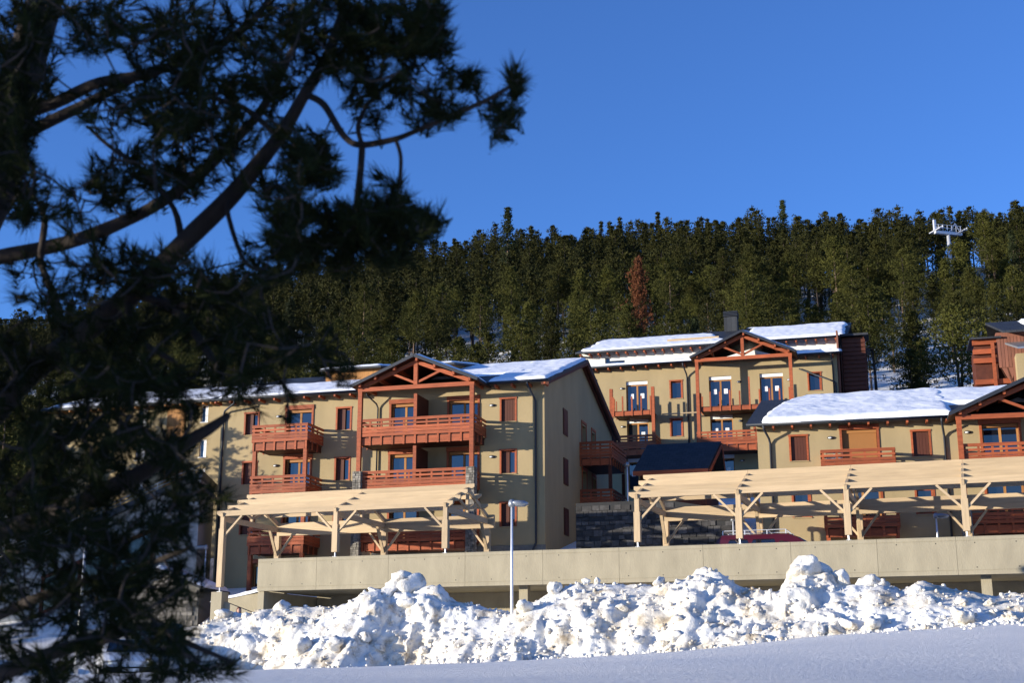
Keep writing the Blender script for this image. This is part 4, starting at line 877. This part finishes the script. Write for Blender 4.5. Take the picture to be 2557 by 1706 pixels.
# ------------------------------------------------------------------ the wood on the slope
def crown(seed, H, Rm, zb, kind, step=0.46, tufts=10, tl=0.30, tw=0.09, blades=4, keep=0.8):
    rng = np.random.default_rng(seed); cl = []
    z = zb
    while z < H-0.15:
        k = (z-zb)/(H-zb)
        r = Rm*1.22*((1-k)**0.72*min(1,(k+0.22)/0.40)+0.04)*(1+0.22*math.sin(k*11+seed)) if kind == "pine" else Rm*((1-k)**0.95+0.03)
        nb = int(rng.integers(5,8)); a0 = rng.uniform(0,6.28)
        for b in range(nb):
            if rng.random() > keep: continue
            a = a0+6.283*b/nb+rng.normal(0,0.2); L = r*rng.uniform(0.4,1.25); up = (0.25 if kind == "pine" else -0.28)
            for f in ((0.4,0.7,1.0) if L > 0.9 else (0.5,1.0)):
                cl.append((math.cos(a)*L*f, math.sin(a)*L*f, z+up*L*f*(f if kind == "pine" else 1)+rng.normal(0,0.08), 0.15+0.19*L/Rm, a))
        z += step*rng.uniform(0.75,1.25)
    for q in range(5): cl.append((rng.normal(0,0.08), rng.normal(0,0.08), H-0.1-0.12*q, 0.14, rng.uniform(0,6.28)))
    cl = np.array(cl); n = len(cl)*tufts
    C_ = np.repeat(cl, tufts, axis=0); ctr = C_[:,:3] + rng.normal(0,1,(n,3))*C_[:,3:4]*np.array([1,1,0.6])
    out = np.stack([np.cos(C_[:,4]), np.sin(C_[:,4]), np.zeros(n)], 1)
    V, T = [], []
    for b in range(blades):
        d = out*0.5 + np.array([0,0,0.45 if kind == "pine" else -0.1]) + rng.normal(0,0.75,(n,3)); d /= np.linalg.norm(d,axis=1,keepdims=True)
        sd = np.cross(d, rng.normal(0,1,(n,3))); sd /= np.linalg.norm(sd,axis=1,keepdims=True)+1e-6
        l = tl*rng.uniform(0.7,1.25,(n,1)); w = tw*rng.uniform(0.7,1.2,(n,1))
        p0 = ctr-d*l*0.4
        V += [p0-sd*w*0.5, p0+sd*w*0.5, ctr+d*l*0.6]
    V = np.stack(V,1).reshape(-1,3); T = np.arange(len(V)).reshape(-1,3)
    return V, T
def trunk_geo(seed, H, r0, zb, n=7, stubs=True):
    rr = random.Random(seed); m = MB(); pts = []; bx, by = rr.uniform(-.02,.02), rr.uniform(-.02,.02)
    for i in range(8):
        z = -0.5+(H+0.2)*i/7; pts.append((bx*z+0.08*math.sin(z*0.5+seed), by*z+0.06*math.cos(z*0.45+seed), z))
    m.tube(pts, [r0*(1-0.9*i/7)+0.015 for i in range(8)], n)
    if stubs:
        for q in range(14):
            z = rr.uniform(0.15*H, 0.75*H); a = rr.uniform(0,6.28); L = rr.uniform(0.5,1.5)
            m.tube([(bx*z,by*z,z),(bx*z+math.cos(a)*L,by*z+math.sin(a)*L,z+rr.uniform(-0.1,0.35))],[0.03,0.012],4,cap=False)
    return m
kinds = []
specs = [(12.5,2.2,5.8,"pine"),(11.0,2.4,4.0,"pine"),(13.5,2.1,7.0,"pine"),(12.0,2.7,5.0,"pine"),(10.0,1.7,1.6,"pine"),(14.0,2.6,7.2,"pine"),(11.5,1.7,4.2,"pine"),(9.0,1.9,0.9,"pine"),(12.5,3.2,6.4,"pine"),(13.0,1.7,2.0,"fir")]
for k, (H_, R_, z_, kd) in enumerate(specs):
    V_, T_ = crown(100+k, H_, R_, z_, kd); cm = tri_mesh("crown", V_, T_, "crown_pine" if kd == "pine" else "crown_fir")
    tm = trunk_geo(k, H_*0.96, 0.17, z_).mesh("trunk"); tm.materials.append(M["bark_pale" if k % 2 else "bark"])
    Vl, Tl = crown(300+k, H_, R_, z_, kd, step=0.62, tufts=4, tl=0.5, tw=0.17, blades=3); tl_ = trunk_geo(k, H_*0.96, 0.17, z_, 4, False)
    kinds.append((cm, tm, Vl, Tl, np.array(tl_.v), tl_.f))
def where(x, y):
    d = Vector((x, y, 0))-DO; t = d.dot(DB); u = CX+FPX*x/y
    h = "at the wood's lower edge" if t < 66 else ("on the lower slope" if t < 90 else ("halfway up the slope" if t < 120 else "high on the slope"))
    b = "behind the far house" if u < 640 else ("behind the large chalet" if u < 1440 else ("behind the upper chalet" if u < 2130 else "beside the clad house"))
    return h+" "+b
TK = ["slim pine with a bare lower trunk","bushy pine with low branches","high-crowned pine on a long trunk","broad spreading pine","small slim pine","tall pine with half its trunk bare","narrow short-branched pine","young bushy pine","flat-topped broad pine","dark drooping spruce"]
def place_tree(k, x, y, sc, rz, name="pine_tree", label=None, group="trees of the hillside wood", crown_mat=None, z=None, lean=0.0):
    o = thing(name, label or TK[k]+" "+where(x,y), "tree", (x, y, (ground(x,y) if z is None else z)), 0, group); o.rotation_euler = (lean, lean*0.5, rz); o.scale = (sc*rnd.uniform(0.92,1.1), sc*rnd.uniform(0.92,1.1), sc)
    t_ = bpy.data.objects.new("trunk", kinds[k][1]); link(t_, o)
    me = kinds[k][0]
    if crown_mat: me = me.copy(); me.materials[0] = M[crown_mat]
    c_ = bpy.data.objects.new("crown", me); link(c_, o)
    return o
def inC(x, y):
    for (o, yaw, a0, a1, b0, b1) in ((CO*1.08,-16,-12,16.5,-4,19),(Vector((30.6,82,0)),-16,-3,14,-4,11),(Vector((-22.3,86.5,0)),-16,-10,10,-3,13),(AO,-16,-20,4,-5,21),(BO,-14,-5,24,-4,17)):
        d = Vector((x,y,0))-o; c, s = math.cos(R(yaw)), math.sin(R(yaw)); lx, ly = d.x*c+d.y*s, -d.x*s+d.y*c
        if a0 < lx < a1 and b0 < ly < b1: return True
    return False
pts = []; cell = {}
rf = random.Random(77); tries = 0
while tries < 40000:
    tries += 1
    y = 66+200*rf.random(); x = rf.uniform(-0.47*y-10, 0.47*y+12)
    d = Vector((x,y,0))-DO; t = d.dot(DB)
    if t > 190 or inC(x,y): continue
    if t < 53 and not (x < -27 and y > 70) : continue
    if y < 104 and x > 27 and t < 54: continue
    mn = 2.8+(5.2*max(0,noise.noise((x*0.085,y*0.085,2))+0.06)*2+0.9)*(1 if t < 112 else 0.1)
    if y < 100: mn = 3.6
    gx, gy = int(x//5), int(y//5)
    if any((x-a)**2+(y-b)**2 < mn*mn for i in (-1,0,1) for j in (-1,0,1) for a,b in cell.get((gx+i,gy+j),())): continue
    cell.setdefault((gx,gy),[]).append((x,y)); pts.append((x,y))
lx_, ly_ = lp.x, lp.y
pts = [p for p in pts if (p[0]-lx_)**2+(p[1]-ly_)**2 > 9 and not (abs(p[0]-lx_*p[1]/ly_) < 4.6 and ly_-34 < p[1] < ly_+3)]
def vis(p): u = CX+FPX*p[0]/(p[1]*1.0); return -60 < u < 2620
front = sorted([p for p in pts if vis(p)], key=lambda p: p[1]); indiv = front[:285]; iset = set(indiv); rest = [p for p in pts if p not in iset]
for (x, y) in indiv:
    k = rf.choice((0,0,1,2,2,3,3,5,5,6,8,8,7,4,1)) if rf.random() > 0.04 else 9
    place_tree(k, x, y, rf.uniform(0.68,1.02)*(0.7 if rf.random() < 0.22 else 1), rf.uniform(0,6.28), name="pine_tree" if k != 9 else "spruce_tree", lean=rf.uniform(-0.03,0.03))
VV, TT, nb = [], [], 0; V2, F2 = [], []
for (x, y) in rest:
    k = rf.choice((0,1,2,3,4,5,6,8,9)); _, _, Vl, Tl, tv, tf = kinds[k]; sc = rf.uniform(0.74,0.98); a = rf.uniform(0,6.28); c, s = math.cos(a)*sc, math.sin(a)*sc
    Rm_ = np.array([[c,-s,0],[s,c,0],[0,0,sc]]); off = np.array([x,y,ground(x,y)])
    VV.append(Vl@Rm_.T+off); TT.append(Tl+nb); nb += len(Vl)
    b0 = len(V2); V2 += (tv@Rm_.T+off).tolist(); F2 += [tuple(i+b0 for i in f) for f in tf if len(f) == 4]
fw = bpy.data.objects.new("far_wood", tri_mesh("far_wood", np.concatenate(VV), np.concatenate(TT), "crown_pine")); link(fw); tag(fw, "dense far pine wood running up to the ridge line", "wood", kind="stuff")
ft = bpy.data.objects.new("trunks", tri_mesh("trunks", V2, F2, "bark")); link(ft, fw); tag(ft, kind="stuff")
for u, v, Y, lab in ((1268,518,218,"tall pointed spruce standing above the ridge line over the large chalet"),(1953,500,222,"tall thin topped spruce standing above the ridge line over the upper chalet")):
    p = pix(u, v, Y); gz = ground(p.x, p.y); place_tree(9, p.x, p.y, (p.z-gz)/13.0, 1.0, "spruce_tree", lab, None)
p = pix(1592, 640, 150); gz = ground(p.x,p.y); o = place_tree(6, p.x, p.y, (p.z-gz)/11.5, 0.5, "dead_pine", "rust brown dead pine among the green trees of the wood", None, "crown_dead"); o.scale = (o.scale.x*0.6, o.scale.y*0.6, o.scale.z)
# unseen trees on the sunward side, beyond the picture's edge, placed for their shade
hs_ = Vector((to_sun.x, to_sun.y, 0)).normalized(); pe = Vector((-hs_.y, hs_.x, 0))
nshade = 0
def shade_tree(x, y, k, sc, lab): place_tree(k, x, y, sc, rf.uniform(0,6.28), "pine_tree" if k != 9 else "spruce_tree", lab, "trees beside the snow field")
for d_, l_, k, sc in ((5.4,-0.6,7,0.8),(8.4,2.6,7,1.1),(9.5,-2.2,7,1.0)):  # out-of-view trees added to keep the sun off the great pine
    q = Vector((-1.1,4.4,0))+hs_*d_+pe*l_*-1; shade_tree(q.x, q.y, k, sc, "unseen bushy tree added sunward of the great pine to shade it")
for x, pr, k, sc in ((-50,71.5,1,1.05),(-53,75,3,1.1),(-49,78,1,1.1),(-56,81,4,1.3),(-58,73,3,1.1),(-47,82,7,1.1),(-56,86,7,1.1),(-52,90,0,1.1),(-50,94,3,1.1)):
    y = (pr+0.309*x)/0.951; shade_tree(x, y, k, sc, "tree on the open slope sunward of the shaded building")
# ------------------------------------------------------------------ the great pine in the foreground
K_ = 2557/2350.0
def px(u, v, Y): return pix(u*K_, v*K_, Y)
base(0)
tb = Vector((-2.35, 4.5, 0)); tb.z = ground(tb.x, tb.y)
pine = thing("pine_tree", "great dark pine with long needled boughs spreading close in front of the view", "tree", tb, 0)
def loc(p): return Vector(p)-tb
def rpx(r, Y): return r*K_/FPX*Y
p_a, p_b, p_c = px(-10,420,4.6), px(40,200,4.62), px(100,10,4.65)
tr = [tb+Vector((0,0,-0.3)), tb+Vector((0.03,0,0.5)), tb+Vector((0.12,0.02,1.4)), (p_a+tb+Vector((0.12,0.02,1.4)))/2+Vector((-0.06,0,0.1)), p_a, p_b, p_c, p_c+Vector((0.12,0.05,0.8)), p_c+Vector((0.15,0.1,1.8)), p_c+Vector((0.1,0.1,2.9))]
MB().tube([loc(p) for p in tr], [0.16,0.13,0.115,0.10,0.085,0.075,0.065,0.05,0.035,0.012], 14).build("trunk","bark",pine,smooth=True)
limbs = [
 [(-70,1010,4.5,29),(40,890,4.45,28),(150,800,4.4,27),(300,680,4.3,26),(420,560,4.2,24),(560,420,4.1,21),(640,310,4.05,18),(690,230,4.0,15),(740,140,4.0,13),(775,60,4.0,11),(805,-40,4.0,9)],
 [(-60,615,4.6,20),(0,590,4.55,19),(150,560,4.5,17),(300,500,4.4,16),(420,430,4.3,15),(520,340,4.3,13),(620,220,4.2,11),(690,80,4.2,8),(720,-20,4.2,6)],
 [(10,265,4.6,20),(110,235,4.55,16),(200,200,4.5,14),(330,170,4.4,13),(450,130,4.4,11),(560,60,4.3,9),(620,-10,4.3,7)],
 [(20,330,4.6,15),(120,270,4.5,14),(230,225,4.5,12),(300,185,4.45,9)],
 [(700,215,4.0,9),(745,240,3.95,8.5),(790,310,3.9,8),(825,332,3.85,8),(900,318,3.8,7.5),(950,300,3.75,7),(1020,275,3.7,6.5),(1095,240,3.65,6),(1150,205,3.6,5),(1195,175,3.6,4)],
 [(828,332,3.85,8),(822,400,3.85,8),(818,470,3.85,8.5),(812,545,3.9,8)],
 [(828,332,3.85,6),(822,285,3.86,6),(850,230,3.9,5),(900,185,3.95,4.5),(960,150,3.95,4)],
 [(905,320,3.8,5),(916,360,3.8,5),(914,420,3.82,4.5),(905,480,3.85,4)],
 [(-40,1240,4.5,23),(110,1185,4.4,21),(230,1132,4.3,20),(368,1057,4.2,18),(460,997,4.1,14),(525,950,4.1,8)],
 [(350,690,4.3,11),(410,715,4.2,10),(457,776,4.15,9),(492,829,4.1,8),(515,879,4.1,6)],
 [(290,690,4.3,11),(323,776,4.25,9),(370,810,4.2,7),(404,829,4.2,5)],
 [(-30,1560,4.3,21),(120,1500,4.2,17),(250,1465,4.1,14),(330,1440,4.1,10),(430,1475,4.0,7),(540,1525,3.9,4)],
 [(-30,1420,4.4,13),(90,1370,4.3,11),(200,1330,4.25,9),(320,1300,4.2,7),(440,1255,4.1,5)],
 [(160,795,4.4,12),(130,700,4.4,10),(90,600,4.45,8),(100,500,4.4,6),(60,420,4.4,4)],
 [(250,980,4.35,10),(170,1000,4.4,9),(90,1060,4.4,8),(20,1140,4.4,7)],
 [(420,560,4.2,9),(400,480,4.25,7),(330,390,4.3,6),(260,340,4.3,5),(200,290,4.35,4)],
 [(560,420,4.1,8),(520,480,4.1,6),(560,600,4.05,5),(640,620,4.0,4)],
 [(640,310,4.05,8),(560,250,4.1,7),(470,220,4.15,6),(400,160,4.2,5)],
 [(740,140,4.0,8),(800,150,3.95,6),(870,120,3.9,5),(960,90,3.9,4),(1020,105,3.85,3)],
 [(300,680,4.3,9),(420,700,4.2,8),(520,700,4.1,7),(620,640,4.0,5),(700,600,3.95,4)],
]
nodes = []
for L_ in limbs:
    P = [px(u, v, Y) for u, v, Y, r in L_]; Rr = [rpx(r, Y) for u, v, Y, r in L_]
    # smooth the path
    Q, RR = [], []
    for i in range(len(P)-1):
        a, b, c, d = P[max(i-1,0)], P[i], P[i+1], P[min(i+2,len(P)-1)]
        for k in range(5):
            t = k/5; q = 0.5*((2*b)+(c-a)*t+(2*a-5*b+4*c-d)*t*t+(3*b-a-3*c+d)*t**3); q += Vector((noise.noise(q*4),noise.noise(q*4+Vector((5,0,0))),noise.noise(q*4+Vector((0,5,0)))))*0.012
            Q.append(q); RR.append((Rr[i]*(1-t)+Rr[i+1]*t)*(1+0.12*noise.noise(q*9)))
    Q.append(P[-1]); RR.append(Rr[-1])
    MB().tube([loc(q) for q in Q], RR, 10).build("limb","bark",pine,smooth=True); nodes += [np.array(q) for q in Q[3:]]
blobs = [(560,30,180,60,46),(760,50,110,70,60),(900,60,110,60,95),(985,55,45,60,36),(870,140,110,50,40),(950,230,60,40,16),(300,60,150,80,50),(420,110,120,70,46),(330,250,150,60,46),(430,230,110,80,50),
 (60,200,70,90,50),(160,60,120,60,46),(30,60,60,70,40),(520,150,120,60,36),(35,310,50,90,55),(50,440,60,70,34),(180,470,110,50,26),(330,400,120,70,52),(450,360,90,80,44),(560,260,90,80,36),(640,130,80,80,40),(720,380,60,45,42),(640,430,60,55,32),(690,330,50,40,22),
 (820,200,55,45,18),(840,265,30,20,5),(1085,185,20,25,9),(1182,180,20,28,13),(1152,250,28,35,13),(1148,300,14,18,4),(1020,250,40,22,8),(1000,205,25,15,5),(1035,165,15,15,4),(1020,100,22,30,8),(960,270,25,18,4),
 (880,450,50,45,26),(900,515,100,40,74),(760,515,110,45,72),(660,515,55,45,28),(800,580,140,40,62),(975,500,40,25,14),(640,590,90,50,32),(140,620,120,50,22),(280,600,110,55,38),(420,640,110,50,34),(520,700,110,80,46),
 (150,750,160,80,80),(380,800,130,90,80),(140,900,160,90,100),(330,930,130,90,84),(600,790,80,55,30),(720,780,60,35,18),(770,845,50,18,10),(560,870,80,35,22),(120,1040,140,80,95),(300,1050,110,60,62),(420,1050,50,50,22),(640,930,50,40,6),
 (120,1200,140,90,110),(320,1190,110,80,86),(440,1150,45,40,20),(500,1135,28,20,8),(150,1330,160,70,100),(330,1330,100,70,72),(425,1320,40,60,18),(100,1470,120,70,50),(300,1450,110,60,56),(410,1460,50,40,18),(440,1530,80,35,22),(540,1530,15,20,4),(250,1550,120,40,34),(60,1550,80,40,24),
 (-160,300,120,260,120),(-160,900,120,300,140),(300,-150,330,90,130),(800,-110,200,60,80),(-300,600,150,500,120)]
rp = random.Random(21); tips = []
for cx, cy, rx, ry, n in blobs:
    for i in range(int(n*1.35*(0.72 if cy > 1000 else (0.85 if cy > 700 else 1.0)))):
        a = rp.uniform(0,6.283); q = rp.random()**0.5*1.12; u, v = cx+rx*q*math.cos(a), cy+ry*q*math.sin(a)
        Y = 4.25-0.55*sm(300,1150,u)+rp.gauss(0,0.42 if u < 700 else 0.2); tips.append(np.array(px(u, v, max(Y,3.3))))
# join every shoot to the nearest wood, nearest first, so twigs fork off twigs
tips = np.array(tips); NN = np.array(nodes); dmin = np.full(len(tips), 1e9); par = np.zeros((len(tips),3))
def upd(newn):
    global dmin, par
    for c in np.array_split(np.arange(len(tips)), 8):
        dd = np.linalg.norm(tips[c][:,None,:]-newn[None],axis=2); j = dd.argmin(1); dv = dd[np.arange(len(c)),j]; better = dv < dmin[c]
        par[c[better]] = newn[j[better]]; dmin[c[better]] = dv[better]
upd(NN); done = np.zeros(len(tips), bool)
tw = MB(); dirs = np.zeros((len(tips),3))
for it_ in range(len(tips)):
    i = int(np.where(done, 1e9, dmin).argmin()); done[i] = True
    a = Vector(par[i]); b = Vector(tips[i]); L = (b-a).length; d = (b-a)/max(L,1e-4)
    side = Vector((rp.gauss(0,1),rp.gauss(0,1),rp.gauss(0,1)))*0.10*L+Vector((0,0,-0.08*L)); m1 = a+(b-a)*0.5+side
    pts_ = [a, a.lerp(m1,0.55)+side*0.15, m1, m1.lerp(b,0.55)+side*0.1, b]
    r0 = 0.0028+0.006*min(L,0.5); tw.tube([loc(q) for q in pts_], [r0,r0*0.9,r0*0.8,r0*0.65,0.002], 5, cap=False)
    dirs[i] = np.array(((b-m1).normalized()+Vector((0,0,0.35))).normalized())
    newn = np.array([np.array(q) for q in pts_[1:]] )
    dd = np.linalg.norm(tips[:,None,:]-newn[None],axis=2); j = dd.argmin(1); dv = dd[np.arange(len(tips)),j]; bt_ = dv < dmin; dmin[bt_] = dv[bt_]; par[bt_] = newn[j[bt_]]
tag(tw.build("twigs","bark",pine,smooth=True), kind="stuff")
rng = np.random.default_rng(8); NPT = 34
n = len(tips); D0 = np.repeat(dirs,NPT,axis=0); P0 = np.repeat(tips,NPT,axis=0); N_ = len(P0)
al = rng.random((N_,1)); shoot = np.repeat(rng.uniform(0.05,0.11,(n,1)),NPT,axis=0)
org = P0-D0*shoot*(1-al)+rng.normal(0,0.0015,(N_,3))
rad = rng.normal(0,1,(N_,3)); rad -= D0*(rad*D0).sum(1,keepdims=True); rad /= np.linalg.norm(rad,axis=1,keepdims=True)+1e-6
spread = 0.32+0.75*(1-al)*rng.uniform(0.6,1.2,(N_,1)); dn = D0+rad*spread; dn /= np.linalg.norm(dn,axis=1,keepdims=True)
ln = np.repeat(rng.uniform(0.052,0.078,(n,1)),NPT,axis=0)*rng.uniform(0.75,1.1,(N_,1))
sd = np.cross(dn, rng.normal(0,1,(N_,3))); sd /= np.linalg.norm(sd,axis=1,keepdims=True)+1e-6; w = 0.0020
tipp = org+dn*ln+np.array([0,0,-0.004])
Vn = np.stack([org-sd*w, org+sd*w, tipp],1).reshape(-1,3)-np.array(tb); Tn = np.arange(len(Vn)).reshape(-1,3)
nd = bpy.data.objects.new("needles", tri_mesh("needles", Vn, Tn, "needles")); link(nd, pine); tag(nd, kind="stuff")
